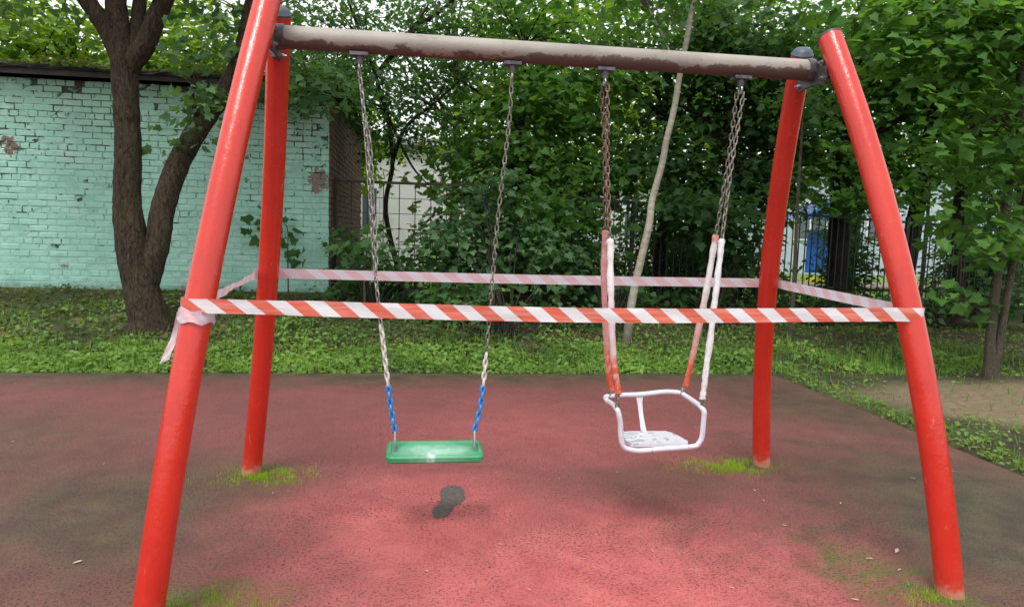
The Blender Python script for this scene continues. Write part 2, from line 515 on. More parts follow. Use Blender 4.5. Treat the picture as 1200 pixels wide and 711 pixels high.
def mat_sleeve(name, stops):
    """plastic film wrapped on a chain; stops run from the lower end (0) to the upper end (1)"""
    t = NT(name)
    v = t.sep(t.co('UV'))[1]
    v = t.math('ADD', v, t.math('MULTIPLY', t.math('SUBTRACT', t.noise(t.co(), 22, 5, 0.7), 0.5), 0.16))
    c = t.ramp(v, stops)
    c = t.mix(t.ramp(t.noise(t.co(), 30, 5, 0.7), [(0.50, 0), (0.66, 0.6)]), c, (0.60, 0.50, 0.48))
    c = t.mix(t.ramp(t.noise(t.co(), 38, 5, 0.7), [(0.56, 0), (0.68, 0.75)]), c, (0.30, 0.17, 0.14))
    t.set(c, 0.5)
    t.bump(t.noise(t.scale(t.co(), (1, 1, 0.4)), 70, 4), 0.6, 0.004)
    return t.mat

def mat_white_worn(name, base, chip, amt=0.62, scale=18):
    t = NT(name)
    p = t.co()
    n = t.noise(p, scale, 6, 0.7)
    c = t.mix(t.ramp(n, [(amt, 0), (amt + 0.06, 0.9)]), base, chip)
    c = t.mix(t.ramp(t.noise(p, 5, 4), [(0.4, 0), (0.8, 0.35)]), c, (0.50, 0.49, 0.52))
    t.set(c, 0.42)
    t.bump(n, 0.25, 0.004)
    return t.mat

def mat_seat():
    t = NT('green_swing_rubber')
    p = t.co()
    top = t.noise(t.scale(p, (1, 1, 1)), 11, 6, 0.7)
    g = t.n.new('ShaderNodeNewGeometry')
    up = t.sep(g.outputs['Normal'])[2]
    c = t.mix(t.ramp(t.noise(p, 6, 4), [(0.3, 0), (0.7, 1)]), (0.022, 0.200, 0.082), (0.036, 0.265, 0.115))
    rub = t.math('MULTIPLY', t.blob(p, (0.0, -0.02), (0.27, 0.13), 1.0), t.ramp(top, [(0.33, 0.35), (0.62, 1)]))
    c = t.mix(t.math('MULTIPLY', rub, 0.88), c, (0.36, 0.56, 0.48))
    c = t.mix(t.ramp(t.math('MULTIPLY', t.blob(p, (-0.02, -0.085), (0.045, 0.055), 1.0), t.noise(p, 40, 4)), [(0.18, 0), (0.55, 0.8)]), c, (0.66, 0.75, 0.72))
    t.set(c, t.ramp(top, [(0.3, 0.38), (0.7, 0.6)]))
    t.bump(t.noise(p, 160, 3), 0.2, 0.003)
    return t.mat

def mat_rust(name, a, b, rough=0.6, metal=0.5):
    t = NT(name)
    c = t.mix(t.ramp(t.noise(t.pos(), 38, 4, 0.7), [(0.4, 0), (0.6, 1)]), a, b)
    t.set(c, rough, metal)
    return t.mat

def mat_window():
    t = NT('window_glass_pane')
    t.set((0.09, 0.11, 0.13), 0.12, 0, 0.6)
    return t.mat

MT = {
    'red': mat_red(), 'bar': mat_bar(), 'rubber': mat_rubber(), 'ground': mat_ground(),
    'cap': mat_plain('dark_blue_grey_plastic', (0.055, 0.075, 0.10), 0.45),
    'steel': mat_rust('zinc_steel', (0.32, 0.32, 0.33), (0.46, 0.46, 0.46), 0.38, 0.8),
    'dull': mat_rust('dull_grey_bracket', (0.085, 0.085, 0.10), (0.16, 0.155, 0.165), 0.5, 0.5),
    'chain': mat_rust('weathered_grey_chain', (0.20, 0.19, 0.175), (0.44, 0.43, 0.40), 0.45, 0.55),
    'chainold': mat_rust('tarnished_chain', (0.15, 0.135, 0.11), (0.30, 0.28, 0.24), 0.5, 0.5),
    'chainrust': mat_rust('rusty_chain', (0.10, 0.052, 0.038), (0.27, 0.19, 0.155), 0.65, 0.3),
    'blue': mat_plain('blue_plastic_coating', (0.035, 0.23, 0.60), 0.4, 0, 0.2, 30),
    'wrap': mat_white_worn('chalky_white_wrap', (0.62, 0.60, 0.55), (0.34, 0.28, 0.22), 0.60, 26),
    'tape': mat_tape('red_white_tape', (0.76, 0.15, 0.085), (0.82, 0.83, 0.86)),
    'tapeback': mat_tape('faded_red_white_tape', (0.72, 0.47, 0.50), (0.70, 0.66, 0.73), 0.3, 0.28),
    'seat': mat_seat(),
    'white': mat_white_worn('flaking_white_paint', (0.60, 0.60, 0.67), (0.16, 0.12, 0.11), 0.61, 26),
    'plate': mat_white_worn('scuffed_grey_white_paint', (0.56, 0.56, 0.61), (0.25, 0.25, 0.28), 0.52, 22),
    'brick': mat_brick(), 'mortar': mat_mortar(),
    'brownbrick': mat_plain('bare_brown_brick', (0.125, 0.068, 0.048), 0.9, 0, 0.35, 5, 0.5),
    'palemortar': mat_plain('pale_mortar', (0.26, 0.23, 0.21), 0.95, 0, 0.4, 3),
    'roof': mat_plain('dark_bitumen_roof', (0.026, 0.024, 0.024), 0.9, 0, 0.3, 4),
    'fascia': mat_plain('old_grey_board', (0.05, 0.044, 0.042), 0.9, 0, 0.4, 4),
    'foot': mat_plain('mossy_concrete', (0.105, 0.105, 0.05), 0.95, 0, 0.45, 3, 0.6),
    'iron': mat_plain('black_iron', (0.014, 0.016, 0.017), 0.5, 0.2, 0.3, 6),
    'rustiron': mat_plain('rusty_iron', (0.035, 0.023, 0.02), 0.7, 0.2, 0.4, 8),
    'bark': mat_bark('dark_brown_bark', (0.015, 0.011, 0.008), (0.085, 0.063, 0.042)),
    'bark2': mat_bark('grey_brown_bark', (0.05, 0.042, 0.033), (0.14, 0.118, 0.09), 1.6, 0.4),
    'barkdark': mat_bark('black_bark', (0.013, 0.011, 0.010), (0.040, 0.033, 0.026)),
    'birch': mat_birch(),
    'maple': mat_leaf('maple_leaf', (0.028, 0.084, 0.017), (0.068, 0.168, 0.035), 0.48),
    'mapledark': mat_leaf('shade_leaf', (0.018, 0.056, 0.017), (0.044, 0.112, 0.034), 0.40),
    'shrub': mat_leaf('shrub_leaf', (0.032, 0.085, 0.032), (0.070, 0.155, 0.058), 0.32),
    'lime': mat_leaf('backlit_lime_leaf', (0.045, 0.105, 0.013), (0.115, 0.215, 0.030), 0.50),  # brighter yellow-green, backlight from the sky painted into the leaf colour
    'weed': mat_leaf('ground_weed_leaf', (0.064, 0.148, 0.027), (0.155, 0.285, 0.060), 0.38),
    'weeddull': mat_leaf('dull_weed_leaf', (0.028, 0.056, 0.013), (0.072, 0.115, 0.028), 0.3),
    'grass': mat_leaf('grass_blade', (0.052, 0.125, 0.022), (0.110, 0.220, 0.045), 0.33),
    'mossg': mat_leaf('moss_tuft', (0.120, 0.230, 0.012), (0.220, 0.370, 0.025), 0.35, 0.8),
    'litter': mat_plain('dry_pale_leaf', (0.46, 0.38, 0.27), 0.8, 0, 0.35, 30),
    'brownleaf': mat_leaf('dry_brown_leaf', (0.07, 0.045, 0.025), (0.19, 0.135, 0.075), 0.2, 0.8),
    'patch': mat_plain('bare_black_underlay', (0.085, 0.068, 0.060), 0.85, 0, 0.35, 40, 0.35),
    'plaster': mat_plain('pale_plaster', (0.62, 0.62, 0.63), 0.85, 0, 0.1, 2),
    'bluegrey': mat_plain('pale_blue_grey_cladding', (0.42, 0.49, 0.56), 0.7, 0, 0.1, 2),
    'roofsheet': mat_plain('pale_metal_roof', (0.42, 0.42, 0.44), 0.5, 0.2, 0.15, 2),
    'glass': mat_window(),
    'wframe': mat_plain('white_window_frame', (0.72, 0.72, 0.72), 0.5),
    'playblue': mat_plain('blue_play_panel', (0.02, 0.14, 0.62), 0.4),
    'playyellow': mat_plain('yellow_play_panel', (0.72, 0.60, 0.06), 0.4),
    'playred': mat_plain('red_play_panel', (0.66, 0.05, 0.06), 0.4),
    'walk': mat_plain('pinkish_paving', (0.44, 0.34, 0.29), 0.9, 0, 0.15, 3),
}

# ================================================================ THE SETTING
def build_ground():
    def axis(lo, hi, step, far):
        a = list(np.arange(lo, hi + 1e-6, step))
        s, v = step, hi
        while v < far:
            s *= 1.35; v += s; a.append(v)
        s, v, pre = step, lo, []
        while v > -far:
            s *= 1.35; v -= s; pre.append(v)
        return np.array(pre[::-1] + a)
    xs = axis(-8, 13, 0.15, 450); ys = axis(-4, 12, 0.15, 450)
    # snap a grid line to the rubber edges
    xs[np.argmin(abs(xs - EDGE_X))] = EDGE_X - 0.01; ys[np.argmin(abs(ys - EDGE_Y))] = EDGE_Y - 0.01
    X, Y = np.meshgrid(xs, ys)
    Zg = gz(X, Y)
    far = np.maximum(np.maximum(abs(X) - 14, Y - 14), 0)
    Zg = np.where(far > 0, 0.1 + 0 * Zg, Zg) if False else Zg
    n, m = len(ys), len(xs)
    vs = np.stack([X, Y, Zg], -1).reshape(-1, 3)
    idx = np.arange(n * m).reshape(n, m)
    fs = np.stack([idx[:-1, :-1], idx[:-1, 1:], idx[1:, 1:], idx[1:, :-1]], -1).reshape(-1, 4)
    o = mesh_np('ground', vs, fs, MT['ground'], smooth=True)
    tagit(o, kind='structure')

def mesh_np(name, vs, fs, mat, parent=None, smooth=False):
    me = bpy.data.meshes.new(name)
    vs = np.asarray(vs, np.float32)
    if parent is not None:
        vs = vs - np.array(parent_world(parent), np.float32)
    fs = np.asarray(fs, np.int32); k = fs.shape[1]
    me.vertices.add(len(vs)); me.vertices.foreach_set('co', vs.ravel())
    me.loops.add(fs.size); me.loops.foreach_set('vertex_index', fs.ravel())
    me.polygons.add(len(fs)); me.polygons.foreach_set('loop_start', np.arange(0, fs.size, k, dtype=np.int32))
    me.materials.append(mat)
    me.update(calc_edges=True)
    if smooth: me.polygons.foreach_set('use_smooth', np.ones(len(fs), bool))
    o = bpy.data.objects.new(name, me)
    COL.objects.link(o)
    if parent is not None: o.parent = parent
    return o

build_ground()

# rubber play surface: a slab with a slightly ragged edge
def build_rubber():
    b = MB()
    x0, y0 = -9.0, -7.0
    pts = []
    for x in np.arange(x0, EDGE_X, 0.12): pts.append((x, EDGE_Y + random.uniform(-.015, .02)))
    pts.append((EDGE_X, EDGE_Y))
    for y in np.arange(EDGE_Y - 0.12, y0, -0.12): pts.append((EDGE_X + random.uniform(-.012, .015), y))
    pts += [(EDGE_X, y0), (x0, y0)]
    n = len(pts)
    vs = [(x, y, 0.0) for x, y in pts] + [(x, y, -0.08) for x, y in pts]
    b.add(vs, [tuple(range(n))[::-1]] + [(i, (i + 1) % n, n + (i + 1) % n, n + i) for i in range(n)])
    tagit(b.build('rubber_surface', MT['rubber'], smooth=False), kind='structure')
    # hole worn through the rubber under the flat seat, the black underlay showing
    b = MB()
    outl = [(518, 573), (524, 569), (534, 568.5), (541, 571), (545, 577), (544, 585), (539, 590), (533, 592), (530, 598), (524, 604), (514, 608), (507, 606), (506, 599), (511, 593), (515, 586), (516, 579)]
    P = []
    for px, py in outl:
        d = ray(px, py); P.append((CAM_POS + d * (-CAM_POS[2] / d[2]))[:2])
    ring = []
    for i in range(len(P)):
        for k in range(4):
            q = P[i] + (P[(i + 1) % len(P)] - P[i]) * k / 4
            ring.append((q[0] + random.uniform(-.007, .007), q[1] + random.uniform(-.009, .009)))
    n = len(ring)
    b.add([(x, y, 0.0025) for x, y in ring], [tuple(range(n))])
    tagit(b.build('worn_patch', MT['patch'], smooth=False), kind='structure')
build_rubber()

# ---------------------------------------------------------------- swing frame
Lt, Lb = 1.35158, 1.64138
G0, G1, G2, HB = 0.84996, 0.64333, 0.19019, 2.36447
RL, RB = 0.0563, 0.0520
def leg_pt(sx, sy, h):
    t = h / HB
    g = G0 * (1 - t) * (1 - 2 * t) + G1 * 4 * t * (1 - t) + G2 * t * (2 * t - 1)
    return np.array([sx * (Lb + (Lt - Lb) * t), sy * g, h])

frame = empty('swing_frame', (0, 0, 0), 'tall red tubular swing frame with bowed legs and a rusty beige top bar', 'swing frame')
TOP = {(-1, -1): 2.56, (1, -1): 2.50, (-1, 1): 2.50, (1, 1): 2.475}
for sx in (-1, 1):
    for sy in (-1, 1):
        ht = TOP[(sx, sy)]
        path = [leg_pt(sx, sy, h) for h in np.linspace(-0.06, ht, 30)]
        leg = MB().tube(path, RL, 28).build('leg', MT['red'], frame)
        # dark plastic dome over the open end
        p1 = np.array(path[-1]); d = p1 - np.array(path[-2]); d /= np.linalg.norm(d)
        kf = .30 if (sx, sy) == (1, -1) else .85
        prof = [(0.0, RL + .002), (0.008, RL + .002), (0.008 + .006 * kf, RL - .003), (0.008 + .022 * kf, RL * .86), (0.008 + .034 * kf, RL * .62), (0.008 + .040 * kf, RL * .3), (0.008 + .042 * kf, 0.004)]
        MB().tube([p1 - d * 0.004 + d * a for a, r in prof], [r for a, r in prof], 24).build('cap', MT['cap'], leg)
MB().tube([(x, 0, HB) for x in np.linspace(-Lt + 0.02, Lt - 0.03, 40)], RB, 28).build('crossbar', MT['bar'], frame)
for sx in (-1, 1):
    # gusset plate at the end of the bar, folded round to meet both legs
    xe = sx * (Lt - 0.022)
    b = MB()
    poly = [(-0.125, 0.035), (0.125, 0.035), (0.140, -0.055), (0.12, -0.085), (0.04, -0.078), (-0.04, -0.078), (-0.12, -0.085), (-0.140, -0.055)]
    n = len(poly)
    vs = [(xe - 0.006, y, HB + z) for y, z in poly] + [(xe + 0.006, y, HB + z) for y, z in poly]
    b.add(vs, [tuple(range(n)), tuple(range(n, 2 * n))[::-1]] + [(i, i + n, (i + 1) % n + n, (i + 1) % n) for i in range(n)])
    br = b.build('bracket', MT['dull'], frame, smooth=False)
    b = MB().tube([(xe - sx * 0.045, 0, HB), (xe - sx * 0.006, 0, HB)], RB + 0.006, 24)
    b.build('collar', MT['dull'], br)
    for y, z in ((-0.105, 0.015), (-0.115, -0.060), (0.105, 0.015), (0.115, -0.060)):
        c = np.array([xe - sx * 0.006, y, HB + z])
        bb = MB().tube([c, c - np.array([sx * 0.012, 0, 0])], 0.013, 6).tube([c - np.array([sx * 0.012, 0, 0]), c - np.array([sx * 0.026, 0, 0])], 0.007, 8)
        bb.build('bolt', MT['steel'], br)
    for sy in (-1, 1):
        lp = leg_pt(sx, sy, HB - 0.05)
        MB().tube([(lp[0], sy * 0.10, lp[2]), (lp[0], lp[1] - sy * 0.045, lp[2])], 0.02, 10).build('stub', MT['dull'], br)
HX = [-0.948, -0.224, 0.238, 0.944]
for x in HX:
    b = MB().box((x, 0, HB - RB - 0.006), (0.085, 0.062, 0.016))
    b.tube([(x, 0, HB - RB - 0.012), (x, 0, HB - RB - 0.05)], [0.019, 0.016], 12)
    hg = b.build('hanger', MT['dull'], frame)
    ringp = [(x, 0.018 * math.cos(a), HB - RB - 0.066 + 0.018 * math.sin(a)) for a in np.linspace(0, 2 * PI, 16)[:-1]]
    MB().tube(ringp, 0.005, 8, closed=True).build('ring', MT['steel'], hg)
HZ = HB - RB - 0.08

# ---------------------------------------------------------------- chains
PITCH = 0.034
def link_mesh(name, mat, w=0.0036, L=0.047, W=0.023):
    pts = []
    r = W / 2 - w
    for a in np.linspace(-PI / 2, PI / 2, 5): pts.append((r * math.sin(a), 0, (L / 2 - w - r) + r * math.cos(a)))
    for a in np.linspace(PI / 2, 3 * PI / 2, 5): pts.append((r * math.sin(a), 0, -(L / 2 - w - r) + r * math.cos(a)))
    o = MB().tube(pts, w, 5, closed=True)
    me = bpy.data.meshes.new(name)
    me.from_pydata(o.v, [], o.f); me.materials.append(mat)
    me.polygons.foreach_set('use_smooth', [True] * len(o.f))
    return me
LINKS = {k: link_mesh('link', MT[k]) for k in ('chain', 'chainold', 'chainrust', 'blue', 'wrap')}
LINKS['seatlink'] = link_mesh('link', MT['chainold'], 0.0052, 0.050, 0.026)
LINKS['blue'] = link_mesh('link', MT['blue'], 0.0078, 0.052, 0.032)
LINKS['wrap'] = link_mesh('link', MT['wrap'], 0.0068, 0.050, 0.029)

def chain(parent, pts, kinds, label=None):
    """links from the top of pts to the bottom; kinds(fraction) picks the finish"""
    P = [np.array(p) for p in smooth_path(pts, 8)]
    seg = [np.linalg.norm(P[i + 1] - P[i]) for i in range(len(P) - 1)]
    tot = sum(seg); cum = np.concatenate([[0], np.cumsum(seg)])
    base = bpy.data.objects.new('chain', None); base.empty_display_size = .02
    COL.objects.link(base); base.parent = parent
    base.location = Vector(P[0]) - parent_world(parent)
    if label: base['label'] = label
    n = max(1, math.ceil(tot / PITCH - 0.2))
    tw = random.uniform(0.5, 1.0)
    for i in range(n):
        s = (i + 0.5) * tot / n
        k = min(np.searchsorted(cum, s) - 1, len(seg) - 1); k = max(k, 0)
        u = (s - cum[k]) / seg[k]
        p = P[k] + (P[k + 1] - P[k]) * u
        d = Vector(P[k + 1] - P[k]).normalized()
        kd = kinds(s / tot)
        if kd is None: continue
        q = d.to_track_quat('Z', 'Y')
        tw += random.uniform(-.09, .09)
        q = q @ Matrix.Rotation(tw + (i % 2) * PI / 2, 3, 'Z').to_quaternion()
        inst('link', LINKS[kd], base, p, q)
    return base

def sleeve(parent, pts, mat, r=0.017, wob=0.10, label=None):
    P = smooth_path(pts, 14)
    b = MB(); n = len(P)
    rad = [r * (1 + 0.05 * math.sin(i * 1.7) + 0.05 * math.sin(i * 0.63 + 1) + random.uniform(-.06, .06)) * (0.8 if i in (0, n - 1) else 1) for i in range(n)]
    b.tube(P, rad, 10, wob=wob)
    L = max(u[1] for f in b.uv for u in f)
    b.uv = [[(u[0], 1 - u[1] / L) for u in f] for f in b.uv]
    o = b.build('sleeve', mat, parent)
    if label: o['label'] = label
    return o

# ---------------------------------------------------------------- flat green swing
fs_ = empty('flat_swing', (-0.562, 0, 0.40), 'flat green swing seat on blue-ended chains at the left of the frame', 'swing')
def rounded_slab(cx, cy, w, d, zt, th, r, crown=0.0, bev=0.008, nx=14):
    """rounded rectangle slab with a bevelled rim"""
    out = []
    for (sx, sy, a0) in ((1, 1, 0), (-1, 1, PI / 2), (-1, -1, PI), (1, -1, 1.5 * PI)):
        for k in range(7):
            a = a0 + (PI / 2) * k / 6
            out.append((sx * (w / 2 - r) + r * math.cos(a), sy * (d / 2 - r) + r * math.sin(a)))
    n = len(out); vs = []; fs = []
    rings = [(-bev, 0), (0, -bev), (0, -(th - bev)), (-bev, -th)]
    def off(o, e):
        return (o[0] * (1 + 2 * e / w), o[1] * (1 + 2 * e / d))
    for e, z in rings:
        for o in out:
            x, y = off(o, e); vs.append((cx + x, cy + y, zt + z))
    # inner ring, lip then slightly hollow top
    for e, z in ((-0.022, -0.001), (-0.026, -0.006)):
        for o in out:
            x, y = off(o, e); vs.append((cx + x, cy + y, zt + z))
    for i in range(3):
        for k in range(n):
            j = (k + 1) % n; fs.append((i * n + k, (i + 1) * n + k, (i + 1) * n + j, i * n + j))
    for k in range(n):
        j = (k + 1) % n
        fs.append((4 * n + k, 0 * n + k, 0 * n + j, 4 * n + j)); fs.append((5 * n + k, 4 * n + k, 4 * n + j, 5 * n + j))
    fs.append(tuple(5 * n + k for k in range(n))); fs.append(tuple(3 * n + k for k in range(n))[::-1])
    return vs, fs
SEAT_C = (-0.562, 0.0); SEAT_Z = 0.408
vs, fs2 = rounded_slab(0, 0, 0.478, 0.215, 0, 0.036, 0.030)
tilt = math.radians(5.0)
vs = [(SEAT_C[0] + x, SEAT_C[1] + y * math.cos(tilt), SEAT_Z + z + y * math.sin(tilt)) for x, y, z in vs]
MB().add(vs, fs2).build('seat', MT['seat'], fs_)
for sx, hx in ((-1, HX[0]), (1, HX[1])):
    xs = SEAT_C[0] + sx * 0.198
    # steel shackle through the seat
    sh = [(xs, -0.024, SEAT_Z - 0.025), (xs, -0.026, SEAT_Z + 0.02), (xs, -0.013, SEAT_Z + 0.075), (xs, 0, SEAT_Z + 0.088), (xs, 0.013, SEAT_Z + 0.075), (xs, 0.026, SEAT_Z + 0.02), (xs, 0.024, SEAT_Z - 0.025)]
    MB().tube(smooth_path(sh, 5), 0.0055, 8).tube([(xs, -0.03, SEAT_Z + 0.003), (xs, 0.03, SEAT_Z + 0.003)], 0.008, 8).build('shackle', MT['steel'], fs_)
    end = np.array([xs, 0, SEAT_Z + 0.085])
    if sx < 0:
        pts = [(hx, 0, HZ), at(428, 150, 0), at(440, 320, 0), at(450, 410, 0), at(458, 475, 0), end]
        chain(fs_, pts, lambda t: 'chain' if t < 0.70 else ('wrap' if t < 0.87 else 'blue'), 'left chain with chalky white then blue coated lower links')
        # a slack loop of spare chain tangled beside the left chain
        chain(fs_, [at(427, 135, 0.03), at(434, 175, 0.02), at(437, 240, 0.02), at(440, 285, 0.01), at(441, 318, 0.0)], lambda t: 'chain', 'short doubled length of chain hooked to the left chain')
    else:
        pts = [(hx, 0, HZ), at(596, 150, 0), at(583, 260, 0), at(571, 400, 0), at(564, 470, 0), end]
        chain(fs_, pts, lambda t: 'chainold' if t < 0.77 else ('wrap' if t < 0.87 else 'blue'), 'right chain with tarnished upper links and blue coated lower links')

# ---------------------------------------------------------------- white metal toddler swing
ts = empty('toddler_swing', (0.55, 0, 0.40), 'white painted metal toddler swing seat on four tape-wrapped chains', 'swing')
YR, YF = 0.16, -0.15
A_l, A_r = at(710, 465, YR), at(798, 461, YR)          # rear corners of the top rail
B_l, B_r = at(724, 479, YF), at(824, 480, YF)          # front ends of the arms
D_l, D_r = at(740, 527, YF), at(808, 523, YF)
A_m = at(778, 459, YR)
rail = [A_l + (A_r - A_l) * 0.03, A_l + (A_m - A_l) * .33, A_m]
b = MB()
loop = [at(712, 470, 0.10), A_l, at(722, 463, YR), at(750, 462, YR), at(778, 459, YR), at(792, 459.5, YR), at(799, 461, YR), at(804, 464, 0.11), at(815, 471.5, -0.05), at(821, 476, YF+.02), at(825, 482, YF), at(825, 488, YF), at(824, 500, YF), at(822.5, 512, YF), at(819, 519, YF), at(812, 523, YF), at(775, 526, YF), at(750, 528, YF), D_l, at(732.5, 524.5, YF), at(729, 519, YF), at(727.5, 510, YF), at(727, 496, YF), at(725, 485, YF), at(722.5, 478.5, YF+.02), at(717, 473, 0.0)]
closed = smooth_path(loop + [loop[0]], 5)[:-1]
b.tube(closed, 0.0135, 12, closed=True)
b.build('seat_frame', MT['white'], ts)
# seat plate with rounded rear corners and turned-down front
f0, f1 = at(738, 524, YF + .012), at(806, 521, YF + .012)
zs = (f0[2] + f1[2]) / 2 + 0.014
xl, xr = f0[0] + .005, f1[0] - .002
pl = [(xl, YF + 0.01), (xr, YF + 0.01), (xr + .018, YF + 0.05), (xr - .005, YF + 0.19), (xr - .035, YF + 0.235), (xl + .06, YF + 0.24), (xl + .015, YF + 0.225), (xl - .005, YF + 0.18), (xl - .008, YF + 0.06)]
n = len(pl)
vv = [(x, y, zs) for x, y in pl] + [(x, y, zs - 0.016) for x, y in pl]
MB().add(vv, [tuple(range(n)), tuple(range(n, 2 * n))[::-1]] + [(i, i + n, (i + 1) % n + n, (i + 1) % n) for i in range(n)]).build('seat_plate', MT['plate'], ts, smooth=False)
# flat back post from the rear rail down to the plate
t0 = at(749, 463, YR); t1 = np.array([t0[0] + 0.012, YF + 0.235, zs - 0.012])
m = (t0 + t1) / 2 + np.array([0, 0.012, 0])
b = MB(); w = [0.020, 0.013, 0.012, 0.013, 0.016]
P = smooth_path([t0, m, t1], 2)
vv = []
for p, hw in zip(P, w): vv += [(p[0] - hw, p[1] - .003, p[2]), (p[0] + hw, p[1] - .003, p[2]), (p[0] + hw, p[1] + .003, p[2]), (p[0] - hw, p[1] + .003, p[2])]
ff = [(0, 1, 2, 3), (16, 19, 18, 17)]
for i in range(4):
    for k in range(4): ff.append((i * 4 + k, i * 4 + 4 + k, i * 4 + 4 + (k + 1) % 4, i * 4 + (k + 1) % 4))
b.add(vv, ff).build('back_post', MT['white'], ts, smooth=False)
W_ = (0.72, 0.70, 0.70); PK = (0.56, 0.27, 0.25); OR = (0.55, 0.085, 0.035); WG = (0.66, 0.66, 0.68)
slv = [
    (HX[2], at(709, 270, YR * .62), at(708, 340, YR * .8), at(713, 435, YR), at(718, 458, YR), A_l + np.array([.012, 0, .01]), [(0.0, OR), (0.24, OR), (0.30, PK), (0.85, (0.50, 0.24, 0.24)), (1.0, (0.42, 0.15, 0.12))], 'old pinkish tape sleeve, orange at its lower end'),
    (HX[2], at(715, 280, YF * .55), at(716, 350, YF * .75), at(719, 420, YF * .9), at(725, 462, YF), B_l + np.array([0, 0.01, .01]), [(0.0, OR), (0.20, OR), (0.27, (0.58, 0.42, 0.44)), (0.55, (0.66, 0.56, 0.60)), (0.75, W_), (1.0, W_)], 'white tape sleeve fading to pink and orange below'),
    (HX[3], at(839, 275, YR * .62), at(826, 350, YR * .8), at(811, 420, YR * .95), at(803.5, 453, YR), A_r + np.array([0, 0, .01]), [(0.0, OR), (0.14, OR), (0.24, PK), (0.50, (0.62, 0.36, 0.34)), (0.62, W_), (0.93, W_), (1.0, OR)], 'tape sleeve white above and dusty pink below'),
    (HX[3], at(846, 280, YF * .55), at(838, 350, YF * .75), at(828, 430, YF * .95), at(823, 468, YF), B_r + np.array([0, 0.01, .01]), [(0.0, WG), (1.0, WG)], 'lumpy greyish white wrap round the whole lower chain'),
]
for k, (hx, a, b_, c, d, e, stops, lab) in enumerate(slv):
    o = sleeve(ts, [a, b_, c, d], mat_sleeve('sleeve_tape', stops), 0.0165 if k != 3 else 0.015, 0.08 if k != 3 else 0.16, lab)
    dy = 0.012 if k in (0, 2) else -0.012
    chain(ts, [(hx + (.012 if k in (1, 3) else -.012), dy, HZ), (np.array([hx, dy, HZ]) * 0.5 + a * 0.5), a + (a - b_) * -0.05], (lambda t: 'chainrust') if k in (0, 1) else (lambda t: 'chainold'), 'rust brown upper chain' if k in (0, 1) else 'tarnished upper chain')
    chain(ts, [d + (c - d) * 0.25, e + np.array([0, 0, -.012])], lambda t: 'seatlink')

# ---------------------------------------------------------------- barrier tape
bt = empty('barrier_tape', tuple(leg_pt(-1, -1, 1.1)), 'red and white barrier tape tied all round the four swing legs', 'tape')
def ribbon(path, width, up=(0, 0, 1), ups=None, parent=bt, mat=None, name='tape_strip', label=None, u0=0.0, ripple=0.0, k=1):
    P = [np.array(p, float) for p in path]
    vs, fs, uv = [], [], []; L = u0
    for i, p in enumerate(P):
        if i: L += np.linalg.norm(P[i] - P[i - 1])
        u = np.array(ups[i] if ups is not None else up, float); u /= np.linalg.norm(u)
        w = width[i] if hasattr(width, '__len__') else width
        t = P[min(i + 1, len(P) - 1)] - P[max(i - 1, 0)]; t /= np.linalg.norm(t)
        nrm = np.cross(t, u)
        for j in range(5):
            s = (j / 4 - .5)
            off = nrm * (ripple * (random.uniform(-1, 1) + math.sin(i * 0.9 + j * 1.1)))
            vs.append(p + u * s * w + off); uv.append((L, j / 4))
    for i in range(len(P) - 1):
        for j in range(4):
            fs.append((i * 5 + j, i * 5 + 5 + j, i * 5 + 6 + j, i * 5 + 1 + j))
    o = MB().add(vs, fs, uv).build(name, mat or MT['tape'], parent)
    if label: o['label'] = label
    return o
def leg_at(sx, sy, px, py):
    # point of the leg axis seen at row py: search along it
    best = None
    for h in np.linspace(0.3, 2.3, 400):
        p = leg_pt(sx, sy, h); d = p - CAM_POS
        v = 355.5 - 832 * d.dot(CU) / d.dot(CF)
        if best is None or abs(v - py) < best[0]: best = (abs(v - py), p)
    return best[1]
pL, pR = leg_at(-1, -1, 226, 356), leg_at(1, -1, 1066, 367)
qL, qR = leg_at(-1, 1, 314, 321), leg_at(1, 1, 903, 332)
R1 = RL + 0.004
# front strip: from behind the left leg's outer side, across the front of both legs
pth = []
for a in np.linspace(PI * .7, PI * 1.5, 9): pth.append(pL + np.array([math.cos(a) * (R1 + .004), math.sin(a) * (R1 + .006), 0.0]))
S0 = pth[-1]; S1 = pR + np.array([0, -R1, 0])
for t in np.linspace(0.03, 0.97, 46): pth.append(S0 + (S1 - S0) * t + np.array([0, .004 * math.sin(9 * t), -0.014 * math.sin(PI * t) + .0025 * math.sin(7 * t + 1)]))
for a in np.linspace(PI * 1.5, PI * 2.02, 6): pth.append(pR + np.array([math.cos(a) * R1, math.sin(a) * R1, 0]))
TW = 0.060
wd = [TW * (0.92 if i < 14 else 1) for i in range(len(pth))]
ribbon(pth, wd, ripple=0.0020, label='taut front strip with bold red and white stripes')
# crumpled second turn round the left front leg, following its lean
pth = []; ups = []
ax = leg_pt(-1, -1, pL[2] + .1) - leg_pt(-1, -1, pL[2] - .1); ax /= np.linalg.norm(ax)
for a in np.linspace(PI * 0.8, PI * 2.2, 18):
    q = (a - PI * .8) / (PI * 1.4)
    c = leg_pt(-1, -1, pL[2] - 0.028 - 0.022 * q)
    pth.append(c + np.array([math.cos(a) * (R1 + .006), math.sin(a) * (R1 + .008), 0])); ups.append(ax + np.array([0.05 * math.sin(9 * q), 0, 0]))
ribbon(pth, [.050 + .012 * math.sin(i * 1.3) for i in range(18)], ups=ups, ripple=0.003, mat=MT['tapeback'], name='tape_wrap', label='crumpled turn of tape round the left front leg')
